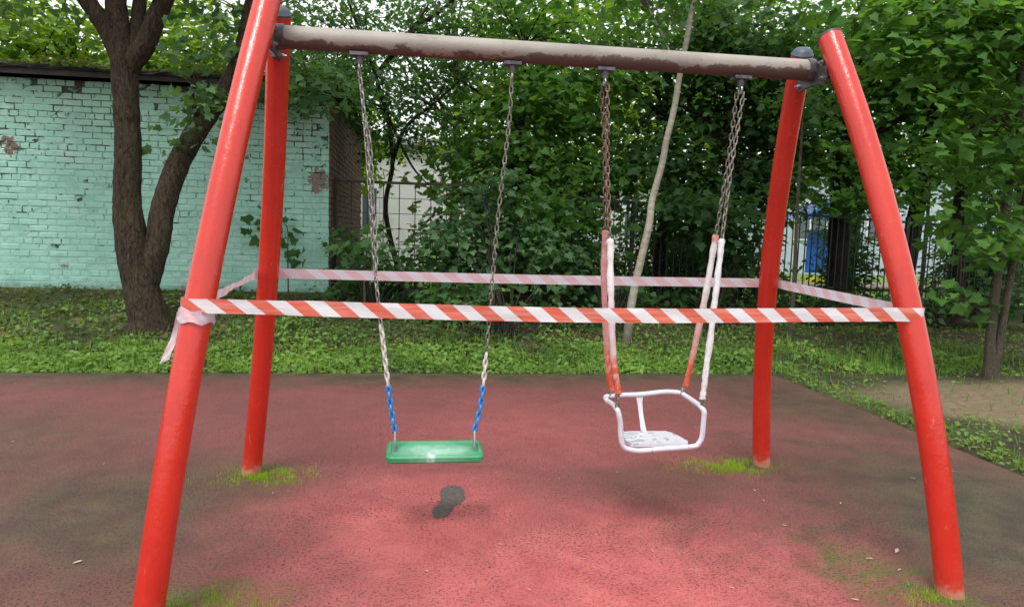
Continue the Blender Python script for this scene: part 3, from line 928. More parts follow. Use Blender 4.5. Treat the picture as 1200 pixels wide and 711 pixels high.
# hanging tail
base = pL + np.array([-R1 - .004, 0.02, -0.02])
tail = smooth_path([base, at(207, 392, pL[1] + .02), at(199, 408, pL[1]), at(192, 424, pL[1] - .01)], 5)
ribbon(tail, [0.05, 0.05, .05, .048, .048, .046, .046, .044, .044, .042, .042, .042, .042, .042, .042, .042], ups=[(0.85, 0.3 - 0.03 * i, 0.45) for i in range(16)], ripple=0.003, mat=MT['tapeback'], name='tape_tail', label='loose pale end of tape hanging beside the left front leg')
# left side, twisted to a rope in the middle
a0, a1 = pL + np.array([0.02, R1, 0.01]), qL + np.array([-R1, -.01, 0.0])
pth = [a0 + (a1 - a0) * t for t in np.linspace(0, 1, 24)]
ups = [(math.sin(.7 * math.sin(PI * t)) * .9, 0.2, math.cos(.7 * math.sin(PI * t))) for t in np.linspace(0, 1, 24)]
ribbon(pth, 0.056, ups=ups, ripple=0.003, mat=MT['tapeback'], label='twisted left side strip')
# rear strip, behind the back legs
pth = []
for a in np.linspace(PI, PI * .5, 5): pth.append(qL + np.array([math.cos(a) * R1, math.sin(a) * R1, 0]))
S0 = pth[-1]; S1 = qR + np.array([0, R1, 0])
for t in np.linspace(0.03, .97, 36): pth.append(S0 + (S1 - S0) * t + np.array([0, 0, -0.006 * math.sin(PI * t)]))
for a in np.linspace(PI * .5, 0, 5): pth.append(qR + np.array([math.cos(a) * R1, math.sin(a) * R1, 0]))
ribbon(pth, 0.056, ripple=0.001, mat=MT['tapeback'], label='pale rear strip with washed-out pink stripes')
# right side
a0, a1 = qR + np.array([R1, -.01, 0]), pR + np.array([0.0, R1, 0.012])
pth = [a0 + (a1 - a0) * t for t in np.linspace(0, 1, 20)]
ups = [(math.sin(.75 * t) * .8, 0.1, math.cos(.75 * t)) for t in np.linspace(0, 1, 20)]
ribbon(pth, 0.052, ups=ups, ripple=0.002, mat=MT['tapeback'], label='right side strip sloping to the front leg')

# ================================================================ FOLIAGE
def tmpl_maple():
    half = [(.22, -.07), (.44, .02), (.36, .17), (.58, .42), (.35, .46), (.24, .66)]
    o = [(0, 0)] + half + [(0, 1.0)] + [(-x, y) for x, y in half[::-1]]
    v = [(0, .34, -0.03)] + [(x, y, 0.20 * abs(x) - 0.16 * y * y) for x, y in o]
    n = len(o)
    return np.array(v), np.array([(0, 1 + i, 1 + (i + 1) % n) for i in range(n)])
def tmpl_lobed():
    o = [(0, 0), (.40, .08), (.47, .42), (.25, .52), (0, 1.0), (-.25, .52), (-.47, .42), (-.40, .08)]
    v = [(x, y, 0.22 * abs(x) - 0.15 * y * y) for x, y in o]
    return np.array(v), np.array([(0, 1, 2), (0, 2, 3), (0, 3, 4), (0, 4, 5), (0, 5, 6), (0, 6, 7)])
def tmpl_oval():
    v = [(0, 0, 0), (.30, .28, .09), (.27, .65, .04), (0, 1, -.12), (-.27, .65, .04), (-.30, .28, .09), (0, .5, -.02)]
    return np.array(v), np.array([(6, 0, 1), (6, 1, 2), (6, 2, 3), (6, 3, 4), (6, 4, 5), (6, 5, 0)])
def tmpl_blade():
    v = [(-.045, 0, 0), (.045, 0, 0), (.035, .55, .03), (-.035, .55, .03), (0, 1, .16)]
    return np.array(v), np.array([(0, 1, 2), (0, 2, 3), (3, 2, 4)])
T_MAPLE, T_LOBED, T_OVAL, T_BLADE = tmpl_maple(), tmpl_lobed(), tmpl_oval(), tmpl_blade()

def leaves_np(pos, nrm, azi, size, tmpl):
    """verts, faces of many leaves; each lies across its normal and points along its azimuth"""
    V, F = tmpl
    N = len(pos)
    nrm = nrm / np.linalg.norm(nrm, axis=1, keepdims=True)
    d = np.stack([np.cos(azi), np.sin(azi), np.zeros(N)], -1)
    y = d - nrm * (d * nrm).sum(1, keepdims=True); y /= np.linalg.norm(y, axis=1, keepdims=True)
    x = np.cross(y, nrm)
    B = np.stack([x, y, nrm], 1)                        # rows
    W = np.einsum('vk,nkj->nvj', V, B) * size[:, None, None] + pos[:, None, :]
    f = F[None] + (np.arange(N) * len(V))[:, None, None]
    return W.reshape(-1, 3), f.reshape(-1, F.shape[1])

def spray_leaves(blobs, per, size, spread=0.34, flat=0.30, tilt=0.55, rng=RNG):
    """blobs: (centre, radii, clusters); leaves sit in flattened sprays, as on maple twigs"""
    P, Nn, A, S, C = [], [], [], [], []
    for c, r, n in blobs:
        u = rng.normal(size=(n, 3)); u /= np.linalg.norm(u, axis=1, keepdims=True)
        rad = rng.uniform(0.25, 1.0, n) ** 0.55
        rad *= 1 + 0.22 * np.sin(3.1 * u[:, 0] * 2 + c[0]) * np.cos(2.7 * u[:, 2] * 2 + c[1])
        cc = np.array(c) + u * rad[:, None] * np.array(r)
        out = u * np.array([1, 1, .4]); out /= np.linalg.norm(out, axis=1, keepdims=True)
        C.append(cc)
        for k in range(per):
            o = rng.normal(size=(n, 3)) * spread * np.array([1, 1, flat])
            p = cc + o
            p[:, 2] -= 0.25 * np.linalg.norm(o[:, :2], axis=1)
            P.append(p)
            nn = np.array([0, 0, 1.0]) + rng.normal(size=(n, 3)) * tilt + out * 0.35
            Nn.append(nn)
            A.append(np.arctan2(o[:, 1] + out[:, 1] * .2, o[:, 0] + out[:, 0] * .2) + rng.normal(size=n) * .5)
            S.append(size * rng.uniform(.45, 1.3, n))
    return np.concatenate(P), np.concatenate(Nn), np.concatenate(A), np.concatenate(S), np.concatenate(C)

def crown_mesh(parent, blobs, per, size, mat, tmpl=T_LOBED, spread=.34, flat=.3, tilt=.55, keep=None, name='crown'):
    P, Nn, A, S, C = spray_leaves(blobs, per, size, spread, flat, tilt)
    # leaves never grow inside the garage or into the swing and the camera's clearing
    ok = ~((P[:, 0] < -1.85) & (P[:, 1] > 7.55) & (P[:, 2] < 3.62) & (P[:, 1] < 14.2))
    ok &= ~((P[:, 1] < 2.2) & (P[:, 2] < 3.3) & (P[:, 0] < 3.6))
    ok &= P[:, 2] > gz(P[:, 0], P[:, 1]) + 0.05
    if keep is not None: ok &= keep(P)
    P, Nn, A, S = P[ok], Nn[ok], A[ok], S[ok]
    v, f = leaves_np(P, Nn, A, S, tmpl)
    o = mesh_np(name, v, f, mat, parent)
    o['kind'] = 'stuff'
    return o, C

def trunk_mesh(parent, stems, mat, n=14, name='trunk', wob=.05, twigs=None):
    b = MB()
    for pts, radii in stems:
        P = smooth_path(pts, 7)
        rr = np.interp(np.linspace(0, 1, len(P)), np.linspace(0, 1, len(radii)), radii)
        b.tube(P, list(rr), n, wob=wob)
    return b.build(name, mat, parent, sharp=math.radians(80))

def twig_stems(C, hub, frac, r0=0.022, lim=60):
    """limbs from points on the trunk out to leaf clusters"""
    out = []
    idx = RNG.permutation(len(C))[:min(lim, max(1, int(len(C) * frac)))]
    hub = [np.array(h) for h in hub]
    for i in idx:
        c = C[i]
        h = min(hub, key=lambda q: np.linalg.norm(q - c))
        m = h * .45 + c * .55 + np.array([RNG.uniform(-.2, .2), RNG.uniform(-.2, .2), RNG.uniform(.0, .35)])
        out.append(([h, m, c], [r0, r0 * .6, r0 * .2]))
    return out

def tree(name, base, label, stems, blobs, per, size, leaf, bark, group=None, tmpl=T_LOBED, spread=.34, flat=.3, tilt=.55, hubs=None, frac=.25, r0=.022, n=14, cat='tree', keep=None, lim=60):
    root = empty(name, tuple(base), label, cat, group)
    C = np.zeros((0, 3))
    if blobs:
        o, C = crown_mesh(root, blobs, per, size, MT[leaf], tmpl, spread, flat, tilt, keep)
    trunk_mesh(root, stems, MT[bark], n)
    if len(C) and hubs:
        tw = twig_stems(C, hubs, frac, r0, lim)
        trunk_mesh(root, tw, MT[bark], 5, 'branches', 0)['kind'] = 'stuff'
    return root

# ---------------------------------------------------------------- the garage
YW = 7.70
WX0, WX1 = -9.6, -2.0
WZ0, CH, NC = 0.49, 0.0905, 33
WZ1 = WZ0 + CH * NC
YD = 13.9
gar = empty('brick_garage', (-5.8, 10.8, 0.3), 'low garage of turquoise painted bricks with a dark overhanging roof', 'garage')
b = MB()
# pointing: smeared flush with the bricks here, washed out there
gxs, gzs = np.linspace(WX0 + .012, WX1 - .012, 230), np.linspace(WZ0, WZ1, 110)
GX, GZ = np.meshgrid(gxs, gzs)
dn = (np.sin(3.1 * GX + 1.7 * GZ) + np.sin(7.3 * GX - 4.1 * GZ + 1) * .8 + np.sin(13.7 * GX + 9.1 * GZ) * .6 + np.sin(23 * GX - 31 * GZ) * .5 + RNG.normal(size=GX.shape) * .75)
dep = np.clip(-.0125 + .0085 * (dn * .9 + 1.0 * (GZ - 2.3) - .4), -.0155, .014)
vv = [(x, YW + d, z) for x, d, z in zip(GX.ravel(), dep.ravel(), GZ.ravel())]
w_ = len(gxs); h_ = len(gzs)
ff = [(i * w_ + k, i * w_ + k + 1, (i + 1) * w_ + k + 1, (i + 1) * w_ + k) for i in range(h_ - 1) for k in range(w_ - 1)]
b.add(vv, ff)
b.box(((WX0 + WX1) / 2, (YW + YD) / 2 + .03, (WZ0 + WZ1) / 2), (WX1 - WX0 - .024, YD - YW - .024, WZ1 - WZ0))
b.build('wall', MT['mortar'], gar, smooth=False)
MB().box(((WX0 + WX1) / 2, (YW + YD) / 2, 0.245), (WX1 - WX0 + .06, YD - YW + 0.08, 0.486)).build('footing', MT['foot'], gar, smooth=False)
def brick_mesh(L, H, mat, jit, name='brick'):
    """front-facing brick stub with chamfered arrises, origin at the back centre"""
    d = 0.03; bv = 0.007
    def j(): return random.uniform(-jit, jit)
    o = [(-L / 2, -H / 2), (L / 2, -H / 2), (L / 2, H / 2), (-L / 2, H / 2)]
    back = [(x, 0.02, z) for x, z in o]
    mid = [(x + j(), -d + bv, z + j()) for x, z in o]
    fr = [(x - math.copysign(bv, x) + j(), -d + j() * .5, z - math.copysign(bv, z) + j()) for x, z in o]
    v = back + mid + fr
    f = []
    for i in range(4):
        k = (i + 1) % 4
        f += [(i, k, 4 + k, 4 + i), (4 + i, 4 + k, 8 + k, 8 + i)]
    f.append((8, 9, 10, 11))
    me = bpy.data.meshes.new(name)
    me.from_pydata(v, [], f); me.materials.append(mat); me.update()
    return me
BR_S = [brick_mesh(0.247, CH - .010, MT['brick'], 0.0035) for _ in range(6)]
BR_H = [brick_mesh(0.117, CH - .010, MT['brick'], 0.0035) for _ in range(4)]
bricks = []
for c in range(NC):
    z = WZ0 + (c + .5) * CH
    header = (c % 5 == 2)
    step = 0.127 if header else 0.257
    x = WX1 - 0.002 - (0 if header else (0.1285 if c % 2 else 0.0))
    if not header and c % 2:
        bricks.append((WX1 - 0.002 - 0.0585, z, 'h', c))
    while x > WX0 + step:
        bricks.append((x - step / 2 + .005, z, 'h' if header else 's', c)); x -= step
def on_view(x, z):
    d = np.array([x, YW, z]) - CAM_POS; w = d.dot(CF)
    return -20 < 600 + 832 * d.dot(CR) / w < 1200
vis = [q for q in bricks if on_view(q[0], q[1])]
vis.sort(key=lambda q: (q[2] == 'h', np.linalg.norm(np.array([q[0], YW, q[1]]) - CAM_POS)))
single = set(id(q) for q in vis[:295])
rest = MB()
for q in bricks:
    x, z, k, c = q
    if c == NC - 1 and random.random() < .3: continue      # the top course has gaps
    if c == NC - 2 and random.random() < .12: continue
    me = random.choice(BR_S if k == 's' else BR_H)
    y = YW + 0.012 + random.uniform(-.004, .003)
    rx, rz = random.uniform(-.012, .012), random.uniform(-.010, .010)
    zz = z + random.uniform(-.002, .002)
    q_ = (Matrix.Rotation(rx, 3, 'Y') @ Matrix.Rotation(rz, 3, 'Z'))
    if id(q) in single:
        inst('brick', me, gar, (x, y, zz), q_.to_quaternion())
    else:
        vs = [q_ @ v.co + Vector((x, y, zz)) for v in me.vertices]
        rest.add(vs, [tuple(p.vertices) for p in me.polygons])
tagit(rest.build('brick_courses', MT['brick'], gar, smooth=False), kind='stuff')
# bare brown bricks of the end wall
sb = MB()
for c in range(NC):
    z = WZ0 + (c + .5) * CH
    y = YW + 0.02 - (0.13 if c % 2 else 0)
    while y < YD - .3:
        y0 = max(y, YW + 0.02); L = y + .247 - y0
        dx = random.uniform(0, .008)
        sb.box((WX1 + .004 + dx, y0 + L / 2, z), (0.028, L, CH - .013))
        y += 0.259
tagit(sb.build('end_wall_bricks', MT['brownbrick'], gar, smooth=False), kind='stuff')
MB().box((WX1 - .006, (YW + YD) / 2 + .03, (WZ0 + WZ1) / 2), (0.014, YD - YW - .10, WZ1 - WZ0 - .004)).build('mortar_bed', MT['palemortar'], gar, smooth=False)
# roof: boards, then sagging felt with a ragged edge
fb = MB().box(((WX0 + WX1) / 2 - .05, YW - .14, WZ1 + .075), (WX1 - WX0 + .10, .03, .085))
fb.build('fascia_board', MT['fascia'], gar, smooth=False)
rf = MB()
xs = np.linspace(WX0 - .1, WX1 + .22, 60)
prof = [(YW - .19, .115), (YW - .20, .150), (YW - .10, .175), (YW + 1.5, .36), (YD + .1, .75)]
vv = []
for x in xs:
    for k, (y, z) in enumerate(prof):
        vv.append((x, y + (random.uniform(-.02, .02) if k < 3 else 0), WZ1 + z + .015 * math.sin(x * 1.7) + (random.uniform(-.012, .012) if k < 3 else 0)))
K = len(prof); ff = []
for i in range(len(xs) - 1):
    for k in range(K - 1): ff.append((i * K + k, (i + 1) * K + k, (i + 1) * K + k + 1, i * K + k + 1))
n0 = len(vv)
vv += [(x, YW - .185, WZ1 + .112) for x in xs] + [(x, YD + .1, WZ1 + .112) for x in xs]
m = len(xs)
for i in range(m - 1):
    ff.append((n0 + i, n0 + m + i, n0 + m + i + 1, n0 + i + 1)); ff.append((i * K, n0 + i, n0 + i + 1, (i + 1) * K))
rf.add(vv, ff).build('roof', MT['roof'], gar, smooth=False)
# leaf litter on the eaves
N = 2600
P = np.stack([RNG.uniform(WX0, WX1 + .15, N), YW - .17 + np.abs(RNG.normal(size=N)) * .35, np.zeros(N)], -1)
P[:, 2] = WZ1 + .165 + (P[:, 1] - YW + .1) * .12 + np.abs(RNG.normal(size=N)) * .03 * (1 + np.sin(P[:, 0] * 3))
v, f = leaves_np(P, np.array([0, 0, 1.0]) + RNG.normal(size=(N, 3)) * .6, RNG.uniform(0, 6.28, N), RNG.uniform(.05, .10, N), T_LOBED)
o = mesh_np('roof_leaf_litter', v, f, MT['weeddull']); tagit(o, 'dull leaves and moss piled along the garage eaves', 'leaves', kind='stuff')

# sapling with dark leaves against the wall: every leaf its own piece
def leaf_piece(tmpl, mat, name='leaf'):
    me = bpy.data.meshes.new(name)
    me.from_pydata([tuple(v) for v in tmpl[0]], [], [tuple(int(i) for i in f) for f in tmpl[1]])
    me.materials.append(mat); me.update(); return me
LEAF_DARK = leaf_piece(T_MAPLE, MT['mapledark']); LEAF_GREEN = leaf_piece(T_MAPLE, MT['maple']); LEAF_SHRUB = leaf_piece(T_MAPLE, MT['shrub'])
def leaf_parts(root, pts, me, size, up=.5, spread=.6):
    for p in pts:
        nn = Vector((random.gauss(0, spread), -0.55 + random.gauss(0, spread * .6), up + random.gauss(0, .3)))
        q = nn.to_track_quat('Z', 'Y') @ Matrix.Rotation(random.uniform(0, 6.28), 3, 'Z').to_quaternion()
        s = size * random.uniform(.7, 1.25)
        inst('leaf', me, root, p, q, (s, s, s))
sp0 = np.array(at(338, 345, 7.35)); sp0[2] = gz(sp0[0], sp0[1])
root = empty('wall_sapling', tuple(sp0), 'dark-leaved sapling growing against the turquoise wall by the rear left leg', 'sapling')
S1 = [sp0, at(337, 300, 7.42), at(334, 262, 7.45), at(300, 252, 7.5)]; S2 = [at(337, 300, 7.42), at(350, 296, 7.45)]
trunk_mesh(root, [(S1, [.012, .009, .006, .003]), (S2, [.007, .003])], MT['bark2'], 6, 'stem', 0)
pts = []
for px, py in ((297, 252), (304, 246), (309, 255), (290, 254), (302, 262), (296, 275), (306, 272), (311, 279), (300, 279), (292, 277), (309, 245), (335, 262), (342, 258), (330, 268), (337, 275), (345, 271), (341, 284), (333, 288), (347, 290), (352, 297), (342, 299), (356, 295), (350, 305), (338, 306), (334, 298), (358, 303), (344, 311), (329, 279), (326, 262), (318, 258)):
    pts.append(at(px + random.uniform(-3, 3), py + random.uniform(-3, 3), 7.46 + random.uniform(-.08, .06)))
leaf_parts(root, pts, LEAF_DARK, 0.15)

# ---------------------------------------------------------------- trees
# the forked tree in front of the garage
tb = ghit(175, 384); Y1 = tb[1]
def tp(px, py, dy=0.0): return at(px, py, Y1 + dy)
flare = [np.array([tb[0], tb[1], tb[2] - .08]), tb + np.array([0.0, 0, .10])]
st = [
    (flare + [tp(166, 340), tp(155, 290), tp(149, 235), tp(150, 190), tp(149, 140), tp(146, 90), tp(144, 62)], [.33, .24, .20, .185, .158, .146, .143, .142, .152]),
    ([tp(146, 75), tp(130, 42), tp(112, 15), tp(85, -25), tp(60, -90)], [.13, .115, .10, .09, .06]),
    ([tp(145, 70), tp(140, 40), tp(136, 5), tp(134, -40), tp(120, -160)], [.13, .125, .115, .10, .06]),
    ([tp(150, 66), tp(160, 35, .1), tp(164, 0, .15), tp(168, -60, .2)], [.11, .085, .075, .05]),
    ([tp(150, 78), tp(170, 52, -.05), tp(184, 18, -.1), tp(204, -25, -.15), tp(240, -120)], [.13, .115, .105, .09, .05]),
    ([tp(172, 330), tp(184, 285, .05), tp(192, 240, .1), tp(210, 190, .2), tp(236, 145, .3), tp(262, 108, .35), tp(282, 70, .4), tp(292, 20, .4), tp(310, -60, .4)], [.15, .145, .14, .132, .128, .116, .104, .09, .07]),
    ([tp(236, 145, .3), tp(225, 120, .1), tp(228, 96, .0)], [.05, .03, .015]),
]
ca = lambda px, py, Y: tuple(at(px, py, Y))
tree('forked_tree', tb, 'thick dark forked trunk in front of the turquoise garage wall', st,
     [(ca(235, 115, Y1 - .2), (.34, .3, .26), 8), (ca(215, 150, Y1 - .1), (.20, .2, .14), 3), (ca(300, 40, Y1 + .4), (.9, .8, .55), 30), (ca(60, -60, Y1), (2.0, 1.4, .8), 70), (ca(220, -90, Y1 + .3), (1.6, 1.4, .9), 80), (ca(355, 100, Y1 + .6), (.55, .5, .38), 24),
      ((tb[0] - 1.6, tb[1] + .1, 6.3), (2.6, 1.5, .9), 120), ((tb[0] + 1.4, tb[1] + .1, 6.2), (2.4, 1.5, .9), 110)],  # unseen crown clumps above the view, added to shade the ground below
     13, .105, 'shrub', 'bark', tmpl=T_MAPLE, spread=.16, hubs=[tp(228, 96), tp(292, 20, .4), tp(85, -25), tp(204, -25, -.15)], frac=.2, r0=.012, n=20)

# light lime-green trees behind the garage
for k, (X, Y, h) in enumerate(((-10.2, 15.6, 8.0), (-6.6, 16.6, 8.4), (-4.2, 18.2, 7.0))):
    bs = np.array([X, Y, float(gz(X, Y))])
    tree('lime_tree', bs, ['bright lime green tree behind the left end of the garage roof', 'bright lime green tree above the garage roof behind the forked trunk', 'bright lime green tree behind the garage roof beside the red front leg'][k],
         [([bs, bs + np.array([.1, 0, 2.5]), bs + np.array([-.1, .1, h * .7])], [.17, .13, .06]), ([bs + np.array([.1, 0, 2.5]), bs + np.array([1.0, .1, 4.2]), bs + np.array([1.5, 0, 5.6])], [.08, .05, .02]), ([bs + np.array([.0, 0, 2.8]), bs + np.array([-.9, -.3, 4.4]), bs + np.array([-1.7, -.4, 5.3])], [.08, .05, .02])],
         [((X, Y, h * .62), (2.3, 1.9, h * .28), 330), ((X + .9, Y - .6, h * .52), (1.7, 1.3, 1.2), 150), ((X - 1.0, Y - .5, h * .55), (1.7, 1.3, 1.2), 150)], 15, .22, 'lime', 'barkdark', 'trees behind the garage', spread=.42, hubs=[bs + np.array([0, 0, h * .5])], frac=.12, r0=.035)

# airy tree at the garage corner, branches hanging over the gate
b0 = np.array([-.9, 9.3, float(gz(-.9, 9.3))])
def cp(px, py, Y=9.3): return at(px, py, Y)
tree('corner_tree', b0, 'airy dark tree at the garage corner, sky showing between its leaves', [
    ([b0, cp(452, 250), cp(460, 190), cp(452, 130), cp(430, 60), cp(400, -20)], [.055, .042, .038, .034, .03, .02]),
    ([cp(460, 190), cp(475, 150, 9.1), cp(510, 120, 8.9), cp(545, 90, 8.8)], [.04, .03, .025, .01]),
    ([cp(440, 90), cp(480, 40, 9.0), cp(520, 10, 8.8), cp(560, -30, 8.6)], [.05, .04, .03, .015]),
    ([cp(452, 130), cp(480, 190, 9.0), cp(500, 215, 8.9)], [.03, .02, .01])],
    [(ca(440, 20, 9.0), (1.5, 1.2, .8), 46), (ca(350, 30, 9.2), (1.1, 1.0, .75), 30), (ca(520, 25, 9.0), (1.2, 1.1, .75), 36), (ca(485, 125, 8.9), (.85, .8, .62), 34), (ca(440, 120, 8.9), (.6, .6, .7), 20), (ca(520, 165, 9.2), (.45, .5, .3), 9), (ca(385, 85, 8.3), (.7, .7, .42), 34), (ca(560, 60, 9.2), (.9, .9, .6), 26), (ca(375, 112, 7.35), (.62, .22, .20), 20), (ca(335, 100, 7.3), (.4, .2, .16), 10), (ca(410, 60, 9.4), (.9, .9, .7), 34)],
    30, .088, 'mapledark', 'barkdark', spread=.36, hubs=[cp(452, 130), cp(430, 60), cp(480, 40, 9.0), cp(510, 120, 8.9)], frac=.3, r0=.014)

# a tall fine-leaved tree further back: many small gaps of sky show through it
b1 = np.array([.2, 14.8, float(gz(.2, 14.8))])
tree('tall_tree', b1, 'tall fine-leaved tree beyond the gate between garage and maples', [([b1, b1 + np.array([.1, 0, 4.0]), b1 + np.array([-.1, 0, 7.5])], [.12, .09, .04]), ([b1 + np.array([.1, 0, 4.0]), b1 + np.array([-1.2, 0, 5.6]), b1 + np.array([-2.2, 0, 6.6])], [.05, .04, .02])],
     [((-.9, 14.6, 5.9), (2.5, 1.4, 1.7), 105), ((1.3, 14.8, 5.6), (1.7, 1.3, 1.9), 62), ((-2.3, 14.4, 4.7), (1.0, 1.0, .9), 14)], 20, .13, 'mapledark', 'barkdark', 'tall trees beyond the fence', spread=.45, flat=.5, hubs=[b1 + np.array([.1, 0, 4.0]), b1 + np.array([0, 0, 6.0])], frac=.25, r0=.03, lim=60)

# leaning pale birch
bb = ghit(733, 402); Yb = bb[1]
tree('leaning_birch', bb, 'slender pale trunk leaning right behind the toddler swing', [
    ([bb + np.array([0, 0, -.1]), bb + np.array([0.02, 0, .1]), at(742, 345, Yb), at(754, 292, Yb), at(761, 262, Yb), at(764, 236, Yb + .05), at(775, 196, Yb + .05), at(781, 165, Yb), at(790, 128, Yb), at(796, 92, Yb), at(806, 40, Yb), at(810, 15, Yb), at(819, -20, Yb), at(835, -120, Yb)], [.075, .058, .052, .048, .047, .043, .042, .040, .038, .035, .033, .030, .026]),
    ([at(797, 90, Yb), at(780, 50, Yb + .3), at(760, 10, Yb + .6)], [.02, .015, .008])],
    [(ca(835, -110, Yb), (1.6, 1.5, .9), 90), ((bb[0] - .6, bb[1] + .2, 6.0), (2.4, 1.5, .9), 150), ((bb[0] + 1.8, bb[1] + .3, 6.0), (1.8, 1.5, .9), 100), (ca(760, 0, Yb + .6), (.9, .9, .5), 30)], 13, .11, 'maple', 'birch', spread=.28, hubs=[at(818, -20, Yb), at(760, 10, Yb + .6)], frac=.2, r0=.012)  # two high clumps, out of view, added to shade the strip below
N = 260
P = np.array(bb) + RNG.normal(size=(N, 3)) * np.array([.10, .10, 0]); P[:, 2] = gz(P[:, 0], P[:, 1]) + np.maximum(0, .06 - .3 * np.hypot(P[:, 0] - bb[0], P[:, 1] - bb[1])) + RNG.uniform(0, .03, N)

# twin-stemmed young maple at the right edge; its nearest leaves are separate pieces
rb = ghit(1160, 441); Yr = rb[1]
rt = tree('twin_stem_maple', rb, 'young maple with two thin grey stems at the right edge of the clearing', [
    ([rb + np.array([0, 0, -.08]), rb + np.array([-.02, 0, .12]), at(1161, 390, Yr), at(1168, 330, Yr), at(1178, 250, Yr), at(1192, 160, Yr), at(1196, 60, Yr), at(1205, -60, Yr)], [.085, .06, .052, .046, .042, .038, .03, .02]),
    ([rb + np.array([.03, 0, -.05]), at(1170, 405, Yr), at(1180, 350, Yr), at(1190, 290, Yr + .05), at(1204, 220, Yr + .1), at(1225, 120, Yr + .1)], [.06, .045, .04, .036, .032, .02]),
    ([at(1163, 380, Yr), at(1140, 355, Yr - .2), at(1122, 350, Yr - .3)], [.012, .008, .004]),
    ([at(1170, 320, Yr), at(1150, 290, Yr - .3), at(1130, 285, Yr - .4)], [.012, .008, .004])],
    [(ca(1185, 130, Yr), (.75, .8, .8), 60), (ca(1120, 40, Yr + .2), (.9, .9, .6), 60), (ca(1200, 30, Yr), (.9, .8, .8), 50), (ca(1160, 270, Yr), (.35, .4, .35), 16), ((rb[0] + .3, rb[1] + 1.2, 5.6), (2.0, 1.7, .8), 110), (ca(1050, 20, Yr + .6), (.8, .8, .5), 40)],  # the high clump is unseen, added to darken the ground by its shade
    12, .135, 'maple', 'bark2', tmpl=T_MAPLE, spread=.24, hubs=[at(1178, 250, Yr), at(1192, 160, Yr), at(1196, 60, Yr)], frac=.3, r0=.012)
pts = []
for (px, py, dy, sx, sy, n) in ((1125, 345, -.3, 24, 14, 16), (1150, 365, -.2, 18, 14, 10), (1150, 290, -.4, 34, 18, 26), (1180, 270, -.2, 20, 24, 20), (1140, 240, -.3, 40, 16, 26), (1175, 200, -.3, 24, 20, 20), (1130, 170, -.4, 44, 18, 28), (1180, 120, -.4, 24, 24, 22), (1120, 110, -.4, 44, 18, 26), (1160, 60, -.4, 36, 22, 24), (1090, 60, -.3, 40, 18, 22)):
    for k in range(n):
        pts.append(at(px + random.gauss(0, sx * .6), py + random.gauss(0, sy * .6), Yr + dy + random.uniform(-.25, .25)))
leaf_parts(rt, pts, LEAF_GREEN, .135, 1.0, .45)

# big maples behind, beyond and along the fence
def maple(X, Y, h, rt_, label, blobs, leaf='maple', per=20, size=.138, lean=(0, 0), bark='barkdark', low=1.6, group='maples behind the swing', spread=.32):
    bs = np.array([X, Y, float(gz(X, Y)) - .05])
    top = bs + np.array([lean[0], lean[1], h])
    mid = bs * .5 + top * .5 + np.array([random.uniform(-.15, .15), 0, 0])
    stems = [([bs, bs + np.array([0, 0, .35]), mid, top], [rt_ * 1.45, rt_, rt_ * .8, rt_ * .4])]
    for k in range(4):
        a = random.uniform(0, 6.28); q = bs + (top - bs) * random.uniform(.4, .8)
        stems.append(([q, q + np.array([math.cos(a) * .6, math.sin(a) * .6, .5]), q + np.array([math.cos(a) * 1.4, math.sin(a) * 1.4, .9])], [rt_ * .4, rt_ * .28, rt_ * .1]))
    return tree('maple_tree', bs, label, stems, blobs, per, size, leaf, bark, group, tmpl=T_MAPLE, spread=spread, hubs=[mid, top, bs + (top - bs) * .75], frac=.10, r0=.018, lim=40)

maple(1.15, 9.2, 4.4, .10, 'dense maple rising behind the green swing seat and the shrub',
      [(ca(610, 150, 9.0), (1.1, 1.0, .95), 90), (ca(560, 210, 9.2), (.75, .8, .5), 36), (ca(680, 100, 9.2), (1.2, 1.1, .9), 90), (ca(650, 10, 9.2), (1.4, 1.2, .6), 48), (ca(680, 210, 8.8), (.95, .8, .5), 55), (ca(665, 245, 7.75), (.55, .22, .34), 26)])
maple(3.9, 9.6, 4.8, .12, 'dark maple behind the leaning pale trunk',
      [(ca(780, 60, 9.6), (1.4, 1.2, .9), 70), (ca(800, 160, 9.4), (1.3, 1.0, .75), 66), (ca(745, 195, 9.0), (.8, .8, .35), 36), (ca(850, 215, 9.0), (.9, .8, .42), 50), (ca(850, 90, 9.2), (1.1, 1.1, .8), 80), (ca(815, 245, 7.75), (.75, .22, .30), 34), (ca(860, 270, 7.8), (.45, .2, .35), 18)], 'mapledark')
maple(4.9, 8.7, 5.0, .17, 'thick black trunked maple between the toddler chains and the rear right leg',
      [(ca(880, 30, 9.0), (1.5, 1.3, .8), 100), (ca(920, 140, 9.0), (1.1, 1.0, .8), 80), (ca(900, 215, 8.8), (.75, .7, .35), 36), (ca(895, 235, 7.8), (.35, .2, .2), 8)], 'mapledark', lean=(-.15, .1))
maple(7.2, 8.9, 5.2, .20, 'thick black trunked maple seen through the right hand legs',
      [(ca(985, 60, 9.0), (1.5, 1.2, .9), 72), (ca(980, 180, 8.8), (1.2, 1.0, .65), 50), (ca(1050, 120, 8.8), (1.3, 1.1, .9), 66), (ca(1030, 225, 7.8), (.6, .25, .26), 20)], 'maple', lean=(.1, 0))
maple(8.0, 8.2, 5.2, .16, 'maple leaning right beyond the front right leg', 
      [(ca(1110, 80, 8.2), (1.3, 1.2, .8), 100), (ca(1090, 185, 8.0), (1.0, .9, .5), 40), (ca(1180, 160, 8.0), (1.2, 1.0, .7), 56), (ca(1160, 20, 7.5), (1.4, 1.3, .8), 90)], 'maple', lean=(.5, 0))
